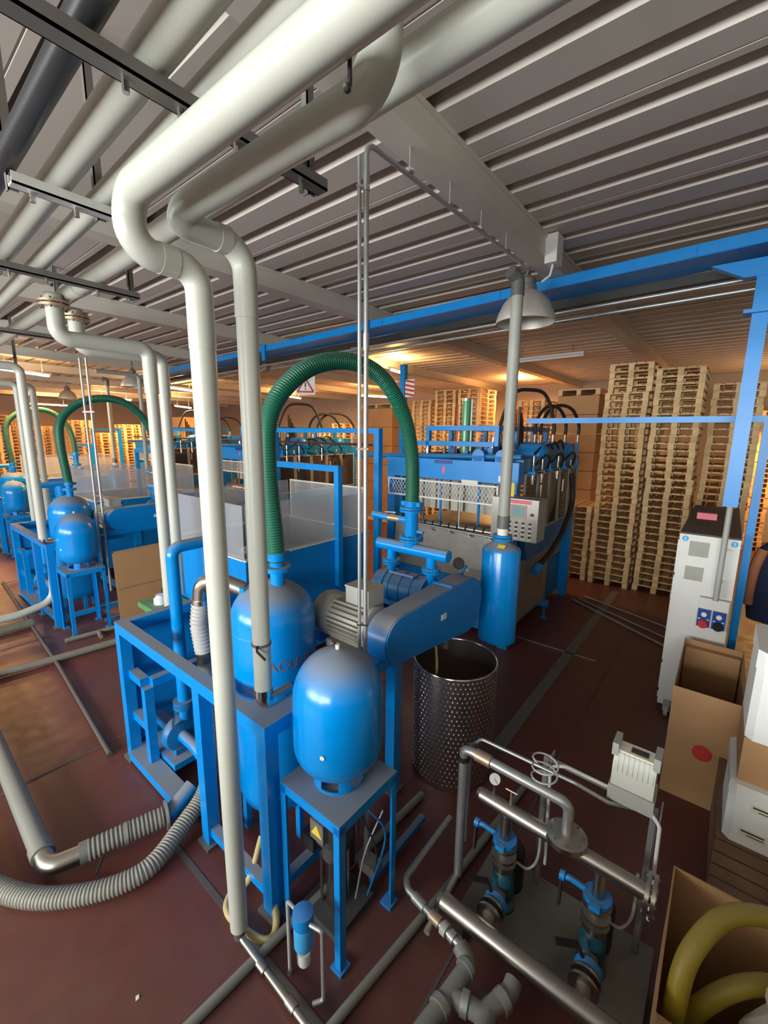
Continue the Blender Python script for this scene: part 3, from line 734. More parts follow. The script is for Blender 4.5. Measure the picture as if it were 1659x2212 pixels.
t.p('lever', MB().bar((1.60, 3.84, .52), (1.58, 3.70, .74), .02, .03), 'stainless')
t.p('drop_cylinder', MB().cyl((2.16, 3.92, 1.48), (2.16, 3.92, 2.21), 0.10, 24), 'blue')
t.p('pump_foot', MB().box(1.62, 1.78, 3.86, 3.98, 0.18, 0.24), 'blue_cast')
# bellows hose from the tank elbow down and out over the floor
t = Thing('bellows_hose', 'ribbed grey hose from a steel elbow, looping across the floor to the left', 'hose', (1.68, 3.3, 0))
t.p('elbow', MB().tube(fillet([(1.90, 2.99, 2.02), (1.78, 3.16, 2.10), (1.70, 3.30, 2.06), (1.69, 3.31, 1.90)], .10, 6), 0.066, 18), 'stainless')
t.p('bellows', ribbed([V(1.69, 3.31, 1.92), V(1.665, 3.32, 1.7), V(1.68, 3.30, 1.46)], 0.066, 0.032, 0.09, 20), 'bellows_lit', ang=35)
t.p('cuff', MB().cyl((1.68, 3.30, 1.46), (1.685, 3.29, 1.34), 0.064, 20), 'steel_dark')
t.p('band', MB().cyl((1.69, 3.31, 1.885), (1.69, 3.31, 1.925), 0.074, 20), 'chrome')
t.p('floor_hose', ribbed(spline([(1.685, 3.29, 1.36), (1.66, 3.25, 1.0), (1.64, 3.22, .55), (1.55, 3.2, .24), (1.30, 3.12, .13), (.95, 3.02, .085), (.57, 3.24, .075), (.27, 3.68, .075), (.0, 4.6, .075), (-.2, 6.0, .075)], 10), 0.066, 0.024, 0.045, 18), 'hose_grey_shaded', ang=35)
# grey supply pipe with steel elbow and bellows to the blue pump inlet
t = Thing('supply_pipe', 'thick grey floor pipe at left with steel elbow and ribbed coupling', 'pipe', (.55, 3.6, 0))
t.p('floor_pipe', MB().cyl((.60, 7.6, .12), (.525, 3.72, .12), 0.072, 22), 'pipe_floor_shaded')
t.p('socket_ring', MB().cyl((.527, 3.80, .12), (.525, 3.70, .12), 0.080, 22), 'pipe_floor_shaded')
t.p('elbow', MB().tube(fillet([(.525, 3.74, .12), (.52, 3.56, .12), (.72, 3.49, .12)], .10, 8), 0.066, 20), 'stainless')
t.p('clamp', MB().cyl((.70, 3.50, .12), (.76, 3.485, .12), 0.078, 20), 'steel_grey')
t.p('bellows', ribbed([V(.75, 3.485, .12), V(1.25, 3.345, .12)], 0.074, 0.03, 0.07, 20), 'hose_grey_shaded', ang=35)
t.p('bellows_clip', MB().cyl((.98, 3.42, .12), (1.01, 3.41, .12), 0.082, 20), 'hose_grey_shaded')
t.p('flange', MB().cyl((1.27, 3.34, .12), (1.29, 3.334, .12), 0.115, 24), 'galv')
t.p('inlet_pipe', MB().cyl((1.28, 3.337, .12), (1.34, 3.32, .13), 0.06, 18).cyl((1.30, 3.33, .12), (1.52, 3.36, .22), 0.065, 18), 'blue')
t.p('strap', MB().tube([(.82, 3.40, .07), (.80, 3.30, .17), (.72, 3.20, .15)], 0.012, 6), 'hook_black')

# ================================================================== pulp vat with acrylic guards and portal posts
ax0, ax1, ay0, ay1, az = 2.90, 5.20, 4.62, 6.50, 1.72
ay0 = 4.50
t = st(Thing('pulp_vat', 'open blue rectangular vat with clear guard panels behind the near tank', 'vat', (4.0, 5.4, 0)),
       'open blue vat with clear panels behind the second tank', 'open blue vat with clear panels at the far left')
for (a, b, c, d) in ((ax0, ax1, ay0, ay0+.02), (ax0, ax1, ay1-.02, ay1), (ax0, ax0+.02, ay0+.02, ay1-.02), (ax1-.02, ax1, ay0+.02, ay1-.02)):
    wl_ = t.p('wall_sheet', MB().box(a, b, c, d, 0.15, az), 'blue_clean')
for (a, b, c, d) in ((ax0-.01, ax1+.01, ay0-.02, ay0+.05), (ax0-.01, ax1+.01, ay1-.05, ay1+.02), (ax0-.02, ax0+.05, ay0+.05, ay1-.05), (ax1-.05, ax1+.02, ay0+.05, ay1-.05)):
    t.p('rim', MB().box(a, b, c, d, az, az+.02), 'white_paint')
t.p('floor_sheet', MB().box(ax0+.02, ax1-.02, ay0+.02, ay1-.02, 1.15, 1.17), 'tank_inside')
t.p('liner', MB().box(ax0+.022, ax1-.022, ay1-.03, ay1-.021, 1.17, az-.01).box(ax1-.03, ax1-.021, ay0+.022, ay1-.03, 1.17, az-.01), 'tank_inside')
for x in (ax0+.05, ax1-.13):
    for y in (ay0+.05, ay1-.13): t.p('leg', MB().box(x, x+.08, y, y+.08, 0, .15), 'blue_clean')
for (a, b, c, d, z) in ((ax0+.03, 4.38, ay0+.01, ay0+.016, 2.42), (4.54, ax1-.01, ay0+.01, ay0+.016, 2.36), (ax0, ax0+.006, ay0+.03, ay1-.03, 2.42), (ax1, ax1+.006, ay0+.03, ay1-.03, 2.42), (ax0+.03, ax1-.03, ay1-.016, ay1-.01, 2.42)):
    t.p('clear_panel', MB().box(a, b, c, d, az+.02, z), 'acrylic', label='clear acrylic guard panel')
for (p, q) in (((ax1+.01, ay0+.03, 2.42), (ax1+.01, ay1-.03, 2.42)), ((ax1+.01, ay1-.05, az), (ax1+.01, ay1-.05, 2.42)), ((ax1+.01, ay0+.05, az), (ax1+.01, ay0+.05, 2.42)), ((ax0-.005, ay1-.05, az), (ax0-.005, ay1-.05, 2.44)), ((4.54, ay0+.0, az), (4.54, ay0+.0, 2.36))):
    t.p('panel_edge', MB().bar(p, q, .025, .025), 'white_paint')
pbx = 4.42
for y in (4.40, 6.0): t.p('portal_post', MB().box(pbx, pbx+.09, y, y+.09, 1.0 if y < 5 else 1.15, 2.74), 'blue_clean')
t.p('portal_beam', MB().box(pbx, pbx+.09, 4.40, 6.09, 2.74, 2.83), 'blue_clean')
t.p('side_box', MB().box(ax0-.03, ax0, 5.2, 5.5, 1.2, 1.5), 'blue_clean')
t.p('agitator', MB().lathe((3.3, 5.0, 0), [(.18, 1.17), (.18, 1.62), (.14, 1.72), (.04, 1.76)], n=24), 'grey_panel')
t = st(Thing('tall_portal', 'tall blue portal frame between the near vat and the press', 'frame', (5.4, 5.6, 0)),
       'tall blue portal frame behind the second vat', 'tall blue portal frame behind the farthest vat')
for y in (4.40, 7.05): t.p('post', MB().box(5.34, 5.44, y, y+.10, 0, 3.30), 'blue_clean')
t.p('beam', MB().box(5.34, 5.44, 4.40, 7.15, 3.30, 3.38), 'blue_clean')

# ================================================================== forming press
qx0, qx1, qy0, qy1 = 6.0, 9.2, 2.36, 4.75
t = st(Thing('forming_press', 'large blue forming press with white mesh guard beside the pallet stacks', 'press', (7.6, 3.5, 0)),
       'blue forming press of the second station', 'blue forming press of the farthest station')
PR = t
fb = t.p('front_beam', MB().box(qx0, qx0+.22, qy0-.02, qy1, 2.58, 2.90), 'blue_clean')
t.p('paint_mark', MB().prism([(qx0-.002, 3.62, 2.70), (qx0-.002, 3.58, 2.66), (qx0-.002, 3.55, 2.72), (qx0-.002, 3.57, 2.80), (qx0-.002, 3.60, 2.79)], (.002, 0, 0)), 'pink', fb)
t.p('paint_smear', MB().box(qx0-.002, qx0, 3.42, 3.76, 2.83, 2.89), 'sock_blue', fb)
t.p('sign_plate', MB().box(qx0-.004, qx0, 2.44, 2.64, 2.61, 2.70), 'white_plain', fb)
t.p('sign_plate', MB().box(qx0-.006, qx0-.002, 2.97, 3.25, 2.545, 2.60), 'label_cream', fb)
t.p('rear_beam', MB().box(qx1-.2, qx1, qy0, qy1, 2.55, 2.9), 'blue_clean')
for y in (qy0, qy1-.16): t.p('side_beam', MB().box(qx0+.22, qx1-.2, y, y+.16, 2.72, 2.94), 'blue_cast')
for x in (qx0+.02, qx1-.2):
    for y in (qy0, qy1-.16): t.p('post', MB().box(x, x+.16, y, y+.16, 0, 2.58), 'blue_clean')
t.p('base_body', MB().box(qx0+.18, qx1-.2, qy0+.16, qy1-.16, 0.12, 0.95), 'blue_cast')
t.p('apron', MB().prism([(qx0-.02, qy0+.12, 1.20), (qx0-.02, qy1-.2, 1.20), (qx0+.02, qy1-.2, 1.78), (qx0+.02, qy0+.12, 1.78)], (.02, 0, 0)), 'press_base')
t.p('bed', MB().box(qx0+.2, qx1-.2, qy0+.16, qy1-.16, 0.95, 1.70), 'press_base')
# mesh guard
gf = t.p('guard_frame', MB().bar((5.97, 2.62, 2.535), (5.97, 4.68, 2.535), .025, .025).bar((5.97, 2.62, 2.26), (5.97, 4.68, 2.26), .025, .025)
    .bar((5.97, 2.63, 1.80), (5.97, 2.63, 2.54), .025, .025, (1, 0, 0)).bar((5.97, 4.67, 2.26), (5.97, 4.67, 2.54), .025, .025, (1, 0, 0)).bar((5.97, 3.25, 1.84), (5.97, 3.25, 2.54), .012, .012, (1, 0, 0)), 'white_plain')
wm = MB(); zz0, zz1 = 2.27, 2.525
k = 2.45
while k < 4.75:
    for sgn in (1, -1):
        ya, yb = (k, k+.165) if sgn > 0 else (k+.165, k)
        za, zb = zz0, zz1
        if min(ya, yb) > 2.63 and max(ya, yb) < 4.67: wm.bar((5.97, ya, za), (5.97, yb, zb), .006, .006, (1, 0, 0))
    k += .062
o = t.p('wire_mesh', wm, 'white_plain', gf, smooth=False); o['kind'] = 'stuff'
# mould blocks and rods seen through the guard
for k in range(7):
    t.p('mould_box', MB().box(6.55, 6.95, 2.66+.28*k, 2.90+.28*k, 1.98, 2.50), 'paper')
for k in range(6):
    t.p('guide_rod', MB().cyl((6.35, 2.75+.36*k, 1.7), (6.35, 2.75+.36*k, 2.58), .022, 10), 'blue_clean' if k % 2 else 'steel_dark')
for k in range(9):
    t.p('roller', MB().cyl((6.10, 2.72+.155*k, 1.80), (6.10, 2.85+.155*k, 1.80), .055, 14), 'stainless')
t.p('roller_bar', MB().cyl((5.96, 2.60, 1.76), (5.96, 4.15, 1.80), .016, 10), 'galv')
for k in range(5): t.p('bar_clip', MB().box(5.93, 5.96, 2.66+.35*k, 2.76+.35*k, 1.715, 1.735).box(5.945, 5.96, 2.70+.35*k, 2.72+.35*k, 1.73, 1.77), 'galv')
# side window panels
for k in range(5):
    a = qx0+.28+.56*k; b = a+.50
    pf = MB().bar((a, qy0-.02, 2.70), (b, qy0-.02, 2.70), .03, .03).bar((a, qy0-.02, 1.78), (b, qy0-.02, 1.78), .03, .03).bar((a, qy0-.02, 1.78), (a, qy0-.02, 2.70), .03, .03, (1, 0, 0)).bar((b, qy0-.02, 1.78), (b, qy0-.02, 2.70), .03, .03, (1, 0, 0))
    f = t.p('side_door', pf, 'cab_grey')
    t.p('door_pane', MB().box(a+.015, b-.015, qy0-.022, qy0-.016, 1.795, 2.685), 'door_glass', f)
# lower right: hopper, discharge hose, levelling foot
t.p('side_hopper', MB().prism([(6.3, qy0-.05, 1.75), (9.0, qy0-.05, 1.75), (8.4, qy0-.05, 1.35), (6.5, qy0-.05, 1.35)], (0, .1, 0)), 'blue_cast')
t.p('side_skirt', MB().box(6.3, 7.7, qy0, qy0+.02, 0.35, 1.35), 'press_base')
t.p('hand_hole', MB().lathe((7.25, qy0-.012, .85), [(.19, 0), (.19, .01)], (0, 1, 0), 24), 'cardboard_in')
t.p('diagonal_hose', MB().tube(spline([(8.3, qy0-.12, 2.6), (8.35, qy0-.16, 2.1), (7.9, qy0-.16, 1.6), (7.3, qy0-.15, 1.32), (6.9, qy0-.12, 1.2)], 6), .045, 12), 'rubber')
t.p('hose_outlet', MB().cyl((6.9, qy0-.12, 1.18), (6.75, qy0-.1, 1.1), .07, 14), 'blue_clean')
for (x, y) in ((7.6, qy0-.04), (6.15, qy0+.08)):
    t.p('levelling_foot', MB().cyl((x, y, 0), (x, y, .02), .06, 14).cyl((x, y, 0), (x, y, .26), .018, 10).box(x-.06, x+.06, y-.06, y+.1, .24, .34), 'blue_clean')
# accumulators on the top right side
for (x, lb) in ((7.15, 'a'), (8.55, 'b')):
    t.p('accumulator', MB().lathe((x, qy0+.5, 2.98), [(.19, 0), (.19, .42)]+[(.19*math.cos(a), .42+.12*math.sin(a)) for a in [PI/2*k/6 for k in range(1, 6)]]+[(.02, .54)], (0, -1, 0), 28), 'blue_clean', ang=60)
t.p('top_housing', MB().box(7.4, 9.0, qy0+.05, qy0+.7, 2.94, 3.14), 'blue_cast')
for x in (6.55, 6.95, 7.75): t.p('hose_tail', MB().cyl((x, qy0-.03, 2.55), (x, qy0-.03, 2.98), .022, 10).cyl((x, qy0-.03, 2.62), (x, qy0-.03, 2.72), .032, 10), 'chrome')
for x in (6.9, 8.05): t.p('air_fitting', MB().cyl((x, qy0-.05, 2.30), (x, qy0-.05, 2.52), .02, 8), 'brass')
# mechanism on top
for y in (3.0, 2.62):
    t.p('pillow_block', MB().lathe((qx0+.02, y, 2.98), [(.10, 0), (.10, .16)], (1, 0, 0), 20).box(qx0+.02, qx0+.18, y-.1, y+.1, 2.90, 2.98), 'blue_clean')
t.p('drive_shaft', MB().cyl((qx0+.10, 2.35, 2.98), (qx0+.10, 5.6, 2.90), .042, 16), 'blue_cast')
t.p('yoke', MB().box(6.2, 6.6, 2.75, 2.85, 2.9, 3.12), 'navy')
for (a, b, c, d, z) in ((6.5, 8.9, 2.9, 2.98, 3.36), (6.5, 8.9, 4.2, 4.28, 3.36), (6.5, 6.58, 2.98, 4.2, 3.36), (8.0, 8.08, 2.98, 4.2, 3.36), (6.5, 6.58, 2.98, 4.7, 3.10)):
    t.p('top_rail', MB().box(a, b, c, d, z, z+.08), 'blue_clean')
for x in (6.5, 7.3, 8.1, 8.8):
    for y in (2.9, 4.2): t.p('top_post', MB().box(x, x+.07, y, y+.07, 2.9, 3.36), 'blue_clean')
for k in range(10):
    x = 6.7+.22*k; y = 3.05+.11*((k*3) % 7)
    t.p('valve_block', MB().box(x, x+.13, y, y+.12, 2.94, 3.08+.03*(k % 4)), ('blue_clean', 'steel_dark', 'chrome', 'blue_cast')[k % 4])
    t.p('valve_stem', MB().cyl((x+.06, y+.06, 3.0), (x+.06, y+.06, 3.25+.05*(k % 3)), .018, 8), ('chrome', 'blue_clean', 'brass')[k % 3])
for k in range(4): t.p('rack_rod', MB().bar((7.0+.06*k, 2.78, 2.9), (7.0+.06*k, 2.78, 3.75-.1*k), .035, .035, (1, 0, 0)), 'hook_black')
t.p('sight_cylinder', MB().cyl((6.75, 3.62, 2.72), (6.75, 3.62, 3.86), .075, 20), 'green_clear', label='tall translucent green cylinder')
t.p('cylinder_rod', MB().cyl((6.72, 3.50, 2.75), (6.72, 3.50, 3.88), .018, 10), 'white_plain')
t.p('cylinder_cap', MB().cyl((6.75, 3.62, 3.86), (6.75, 3.62, 3.9), .085, 20), 'chrome')
t.p('red_line', MB().cyl((6.70, 3.76, 2.9), (6.70, 3.76, 3.8), .012, 8), 'red')
for (a, b, zt, y, y2) in ((6.9, 7.9, 4.05, 3.05, 2.5), (7.7, 8.6, 3.82, 2.75, 2.5), (8.0, 9.1, 3.85, 2.75, 2.4)):
    hz = 3.25
    t.p('hydraulic_hose', MB().tube(spline([(a, y, hz), (a, y, hz+.25), (a+(b-a)*.2, y+(y2-y)*.2, zt-.08), ((a+b)/2, (y+y2)/2, zt), (b-(b-a)*.2, y2+(y-y2)*.2, zt-.08), (b, y2, hz+.25), (b, y2, hz)], 6), .03, 12), 'rubber')
    for (x, yy) in ((a, y), (b, y2)):
        t.p('hose_ferrule', MB().cyl((x, yy, hz-.08), (x, yy, hz+.06), .034, 10), 'brass')
        t.p('hose_post', MB().cyl((x, yy, 2.95), (x, yy, hz-.06), .028, 10), 'blue_clean')
for k in range(4): t.p('loose_hose', MB().tube(spline([(6.9+.3*k, 2.45, 3.0), (7.1+.3*k, 2.4, 3.12+.03*k), (7.4+.3*k, 2.42, 3.05), (7.5+.3*k, 2.5, 2.98)], 5), .02, 8), 'rubber')
rd = random.Random(3)
for k in range(34):
    x = rd.uniform(6.3, 9.0); y = rd.choice((rd.uniform(2.40, 2.62), rd.uniform(2.6, 4.5))); h = rd.uniform(.06, .24); w_ = rd.uniform(.04, .10)
    if k % 3: t.p('valve_part', MB().lathe((x, y, 2.94), [(w_*.5, 0), (w_*.5, h*.5), (w_*.7, h*.55), (w_*.7, h*.7), (w_*.3, h*.75), (w_*.3, h)], n=12), ('chrome', 'blue_clean', 'steel_dark', 'brass')[k % 4])
    else: t.p('valve_part', MB().box(x-w_, x+w_, y-w_*.7, y+w_*.7, 2.94, 2.94+h).cyl((x, y, 2.94+h), (x, y, 2.98+h), w_*.4, 10), ('blue_cast', 'navy', 'blue_clean')[k % 3])
for k in range(7):
    x = 6.35+.38*k; t.p('side_valve', MB().cyl((x, qy0-.03, 2.74), (x, qy0-.14, 2.74), .03, 12).cyl((x, qy0-.10, 2.74), (x, qy0-.10, 2.86), .014, 8), ('blue_clean', 'chrome')[k % 2])
for k in range(3): t.p('side_hose', MB().tube(spline([(6.5+.7*k, qy0-.08, 2.86), (6.7+.7*k, qy0-.16, 3.0), (6.95+.7*k, qy0-.14, 2.92), (7.1+.7*k, qy0-.06, 2.76)], 6), .018, 8), 'rubber')
# control panel
cp = Thing('control_panel', 'stainless control panel with screen and rows of buttons on the near press', 'control panel', (5.72, 2.2, 1.8))
cx = 5.66; cy0, cy1, cz0, cz1 = 1.90, 2.56, 1.86, 2.44
bd = cp.p('case', MB().box(cx, cx+.30, cy0, cy1, cz0, cz1), 'cab_grey')
cp.p('front_plate', MB().box(cx-.006, cx, cy0, cy1, cz0, cz1), 'stainless')
cp.p('arm', MB().box(cx+.30, 6.02, cy1-.12, cy1-.04, 2.1, 2.18), 'steel_dark')
cp.p('red_strip', MB().box(cx-.008, cx-.006, cy1-.56, cy1-.20, cz1-.065, cz1-.015), 'pink')
sc_ = cp.p('screen_bezel', MB().box(cx-.014, cx-.006, cy1-.50, cy1-.27, cz1-.26, cz1-.08), 'cab_grey')
cp.p('screen', MB().box(cx-.016, cx-.014, cy1-.47, cy1-.31, cz1-.235, cz1-.11), 'screen', sc_)
for r in range(4):
    for c_ in range(5):
        y = cy1-.18-.095*c_; z = cz0+.25-.062*r
        b_ = cp.p('button', MB().cyl((cx-.022, y, z), (cx-.006, y, z), .017, 10), 'rubber')
        cp.p('button_label', MB().box(cx-.008, cx-.006, y-.022, y+.022, z-.034, z-.021), 'white_plain', b_)
cp.p('selector', MB().cyl((cx-.03, cy0+.08, cz1-.20), (cx-.006, cy0+.08, cz1-.20), .02, 12), 'rubber')
cp.p('yellow_sign', MB().box(cx+.02, cx+.024, cy1-.30, cy1-.12, cz1+.02, cz1+.21), 'yellow', label='small yellow warning plate')
st(cp, 'stainless control panel on the second press', 'stainless control panel on the farthest press')

# ------------------------------------------------------------------ repeat the station down the hall
for (dx, dy, li) in ((0.42, 6.42, 1), (0.88, 12.85, 2)):
    for rec in ST:
        copy_tree(rec[0], dx, dy, 0, None, rec[li])
for rec in ST: rec[0]['group'] = rec[0].name.split('.')[0].replace('_', ' ')+'s of the three stations'
for o in list(COL.objects):
    if o.parent is None and o.type == 'EMPTY' and 'group' not in o:
        b = o.name.split('.')[0]
        if any(rec[0].name.split('.')[0] == b and rec[0] != o for rec in ST): o['group'] = b.replace('_', ' ')+'s of the three stations'

# red air line over the presses
single('red_air_line', 'long thin red air pipe running over the presses', 'pipe', MB().cyl((5.75, 4.9, 3.10), (6.6, 17, 3.10), .02, 10), 'maroon', (6.3, 4.9, 3.08))

# guard rail and thin post by the cabinet
t = Thing('guard_rail', 'blue horizontal guard rail with thin post between press and white cabinet', 'rail', (6.2, -.24, 0))
t.p('post', MB().box(6.17, 6.25, -.31, -.235, 0, 3.46), 'blue_clean')
t.p('bar', MB().box(6.17, 6.25, -.31, 2.34, 3.46, 3.53), 'blue_clean')

# ================================================================== steel drum under the guard
dx_, dy_, dR, dH = 3.46, 1.86, 0.40, 1.15
t = Thing('steel_drum', 'tall open dimpled stainless drum standing under the belt guard', 'drum', (dx_, dy_, 0))
t.p('shell', MB().lathe((dx_, dy_, 0), [(dR-.004, .01), (dR, .02), (dR, dH), (dR-.006, dH), (dR-.006, .05), (.01, .05)], n=56, close=False), 'drum_dimple', ang=60)
t.p('rim', MB().tube([(dx_+dR*math.cos(2*PI*k/48), dy_+dR*math.sin(2*PI*k/48), dH) for k in range(49)], .009, 8, False), 'chrome')
t.p('base_plate', MB().cyl((dx_, dy_, 0), (dx_, dy_, .012), dR-.01, 40), 'steel_dark')
dm = MB()
for r in range(24):
    for c_ in range(58):
        a = 2*PI*(c_+.5*(r % 2))/58; z = .06+.0455*r
        u = Vector((math.cos(a), math.sin(a), 0)); v = Vector((-math.sin(a), math.cos(a), 0)); c0 = Vector((dx_, dy_, z))+u*(dR+.0005)
        q = [c0+v*.011, c0+Vector((0, 0, .017)), c0-v*.011, c0-Vector((0, 0, .017)), c0+u*.006]
        dm.add(q, [(0, 1, 4), (1, 2, 4), (2, 3, 4), (3, 0, 4)])
o = t.p('dimples', dm, 'drum_dimple', smooth=False); o['kind'] = 'stuff'
t.p('contents', MB().cyl((dx_, dy_, .55), (dx_, dy_, .6), dR-.012, 40), 'cardboard_in')
t.p('drain_hose', MB().tube(spline([(3.2, 1.95, 1.44), (3.2, 1.92, 1.3), (3.18, 1.9, 1.1), (3.15, 1.95, .9), (3.14, 1.98, .62)], 5), .012, 8), 'hose_cream')
t.p('drip_valve', MB().cyl((3.42, 1.95, 1.24), (3.42, 1.95, 1.44), .022, 10).cyl((3.42, 1.95, 1.24), (3.42, 1.95, 1.29), .032, 10), 'steel_grey')

# ================================================================== white switch cabinet on the right
t = Thing('switch_cabinet', 'tall narrow white electrical cabinet with dusty dark top', 'cabinet', (5.81, .07, 0))
kx0, kx1, ky0, ky1, kz = 5.81, 8.3, -.20, .34, 2.24
t.p('body', MB().box(kx0, kx1, ky0, ky1, .10, kz-.02), 'white_paint')
t.p('top', MB().box(kx0, kx1, ky0, ky1, kz-.02, kz), 'cab_top')
t.p('plinth', MB().box(kx0+.03, kx1-.03, ky0+.02, ky1-.02, 0, .10), 'rubber')
for k in range(3):
    a = kx0+.03+.82*k
    t.p('side_door', MB().box(a, a+.78, ky1, ky1+.012, .16, kz-.10), 'white_paint')
for z in (1.72, .62, .25): t.p('hinge', MB().box(kx0+.01, kx0+.04, ky1+.002, ky1+.025, z, z+.03), 'rubber')
for (y0_, y1_, z0_, z1_) in ((.06, .24, 1.98, 2.15), (.08, .25, 1.70, 1.86)):
    t.p('blank_plate', MB().box(kx0-.004, kx0, y0_, y1_, z0_, z1_), 'cab_grey')
for y in (.285, -.15):
    s_ = t.p('round_sticker', MB().cyl((kx0-.003, y, 2.17), (kx0, y, 2.17), .032, 20), 'sticker_blue')
    t.p('sticker_mark', MB().box(kx0-.0045, kx0-.003, y-.004, y+.004, 2.15, 2.19), 'white_plain', s_)
t.p('chalk_mark', MB().tube(spline([(kx0-.001, .25, 1.94), (kx0-.001, .235, 1.90), (kx0-.001, .22, 1.92), (kx0-.001, .20, 1.90), (kx0-.001, .18, 1.93), (kx0-.001, .16, 1.90), (kx0-.001, .13, 1.93), (kx0-.001, .11, 1.90)], 4), .004, 6), 'white_plain')
sb = t.p('socket_box', MB().box(kx0-.07, kx0, -.185, .075, 1.20, 1.545), 'white_paint')
for (y, m2) in ((.018, 'red'), (-.115, 'rubber')):
    s2 = t.p('socket', MB().box(kx0-.10, kx0-.07, y-.058, y+.058, 1.22, 1.42), 'sock_blue', sb)
    t.p('dial', MB().cyl((kx0-.108, y, 1.36), (kx0-.10, y, 1.36), .025, 16), 'label_cream', s2) if False else None
for (y, m2) in ((.018, 'red'), (-.115, 'rubber')):
    t.p('dial', MB().cyl((kx0-.112, y, 1.365), (kx0-.10, y, 1.365), .026, 16), 'label_cream', sb)
    t.p('plug_cap', MB().cyl((kx0-.14, y, 1.255), (kx0-.10, y, 1.265), .045, 16), m2, sb)
    for s in (-1, 1): t.p('indicator', MB().box(kx0-.104, kx0-.10, y+s*.04-.01, y+s*.04+.01, 1.305, 1.315), 'white_plain', sb)
single('red_case', 'small red metal case lying on the white cabinet', 'case', MB().box(6.9, 7.0, .04, .25, 2.24, 2.32), 'pink', (6.95, .15, 2.24))
t = Thing('castor_wheel', 'grey castor beside the foot of the white cabinet', 'wheel', (5.75, .25, 0))
t.p('wheel', MB().cyl((5.75, .22, .07), (5.75, .26, .07), .07, 20), 'pvc_grey'); t.p('fork', MB().box(5.72, 5.78, .205, .275, .07, .18), 'galv')
# work coat hanging by the right edge
t = Thing('work_coat', 'dark navy work coat with orange panel hanging beyond the white cabinet', 'coat', (6.6, -.55, 1.2))
cm = MB().lathe((6.6, -.58, 1.15), [(.20, 0), (.24, .25), (.22, .6), (.20, .85), (.10, .97), (.05, 1.0)], n=16)
for v in cm.v: v.x = 6.6+(v.x-6.6)*.6
t.p('coat_body', cm, 'navy')
t.p('sleeve', MB().tube(spline([(6.52, -.43, 2.02), (6.50, -.38, 1.8), (6.50, -.36, 1.5), (6.52, -.37, 1.35)], 4), .055, 10), 'orange')
t.p('hook', MB().cyl((6.6, -.58, 2.1), (6.6, -.58, 2.3), .008, 8), 'steel_dark')
single('coat_rail', 'dark upright rail behind the hanging navy coat', 'rail', MB().box(6.72, 6.77, -.62, -.55, 0, 2.5).box(6.58, 6.77, -.6, -.56, 2.26, 2.3), 'steel_dark', (6.75, -.58, 0))
single('paper_scrap', 'tiny white scrap of paper on the red floor at lower left', 'scrap', MB().prism([(.63, 2.335, .002), (.65, 2.335, .002), (.657, 2.355, .004), (.64, 2.36, .003)], (0, 0, .002)), 'white_plain', (.65, 2.35, 0))
# tubes lying on the floor
for i, (a, b, lb, r) in enumerate((((8.85, 2.16, .02), (7.3, -.2, .02), 'bright galvanised tube lying on the floor, nearest of three', .02), ((9.0, 2.1, .018), (7.75, -.1, .018), 'galvanised tube lying on the floor, middle of three', .017), ((9.2, 2.0, .018), (8.3, -.1, .018), 'thin galvanised tube on the floor, farthest of three', .015))):
    single('loose_tube', lb, 'tube', MB().tube([a, b], r, 12), 'galv', a, 'loose tubes on the floor')

# ================================================================== boxes at the right edge
def open_box(name, label, x0, x1, y0, y1, z0, z1, th=.008, group=None):
    t = Thing(name, label, 'box', ((x0+x1)/2, (y0+y1)/2, z0), group)
    for (a, b, c, d) in ((x0, x1, y0, y0+th), (x0, x1, y1-th, y1), (x0, x0+th, y0+th, y1-th), (x1-th, x1, y0+th, y1-th)):
        t.p('side', MB().box(a, b, c, d, z0, z1), 'cardboard')
    t.p('bottom', MB().box(x0+th, x1-th, y0+th, y1-th, z0, z0+th), 'cardboard_in')
    return t
t = open_box('cardboard_box', 'tall open cardboard box with red round mark before the white cabinet', 4.42, 5.62, -.36, .15, 0, 1.08)
t.p('red_mark', MB().cyl((4.418, -.12, .52), (4.42, -.12, .52), .075, 24), 'red')
t.p('inner_sheet', MB().box(5.52, 5.60, -.34, .13, .25, 1.02), 'cardboard')
t = Thing('wooden_crate', 'rough brown wooden crate under the white foam boxes', 'crate', (3.9, -.75, 0))
for k in range(5): t.p('plank', MB().box(3.46, 3.48, -1.3, -.24, .02+.105*k, .11+.105*k), 'wood_dark')
for k in range(5): t.p('plank', MB().box(3.48, 4.4, -.26, -.24, .02+.105*k, .11+.105*k), 'wood_dark')
t.p('lid', MB().box(3.46, 4.4, -1.3, -.24, .54, .56), 'wood_dark')
def foam_box(name, label, x0, x1, y0, y1, z0, z1, tags):
    t = Thing(name, label, 'box', (x0, y1, z0), 'white foam boxes at the right edge')
    r = .04
    def rr(ins): return [(x0+ins, y0), (x0, y0+ins), (x0, y1-ins), (x0+ins, y1), (x1-ins, y1), (x1, y1-ins), (x1, y0+ins), (x1-ins, y0)]
    t.p('body', MB().prism([(a, b, z0) for a, b in rr(r)], (0, 0, (z1-z0)*.8)), 'foam')
    x0 -= .006; x1 += .006; y0 -= .006; y1 += .006
    t.p('lid', MB().prism([(a, b, z0+(z1-z0)*.8) for a, b in rr(r)], (0, 0, (z1-z0)*.2)), 'foam')
    for (yy, zz) in tags:
        l_ = t.p('label', MB().box(x0+.001, x0+.0058, yy-.07, yy+.07, zz-.03, zz+.03), 'label_cream')
        t.p('print_line', MB().box(x0+.000, x0+.001, yy-.06, yy+.06, zz+.008, zz+.02), 'ink', l_)
        t.p('print_line', MB().box(x0+.000, x0+.001, yy-.06, yy+.03, zz-.012, zz-.005), 'ink', l_)
    return t
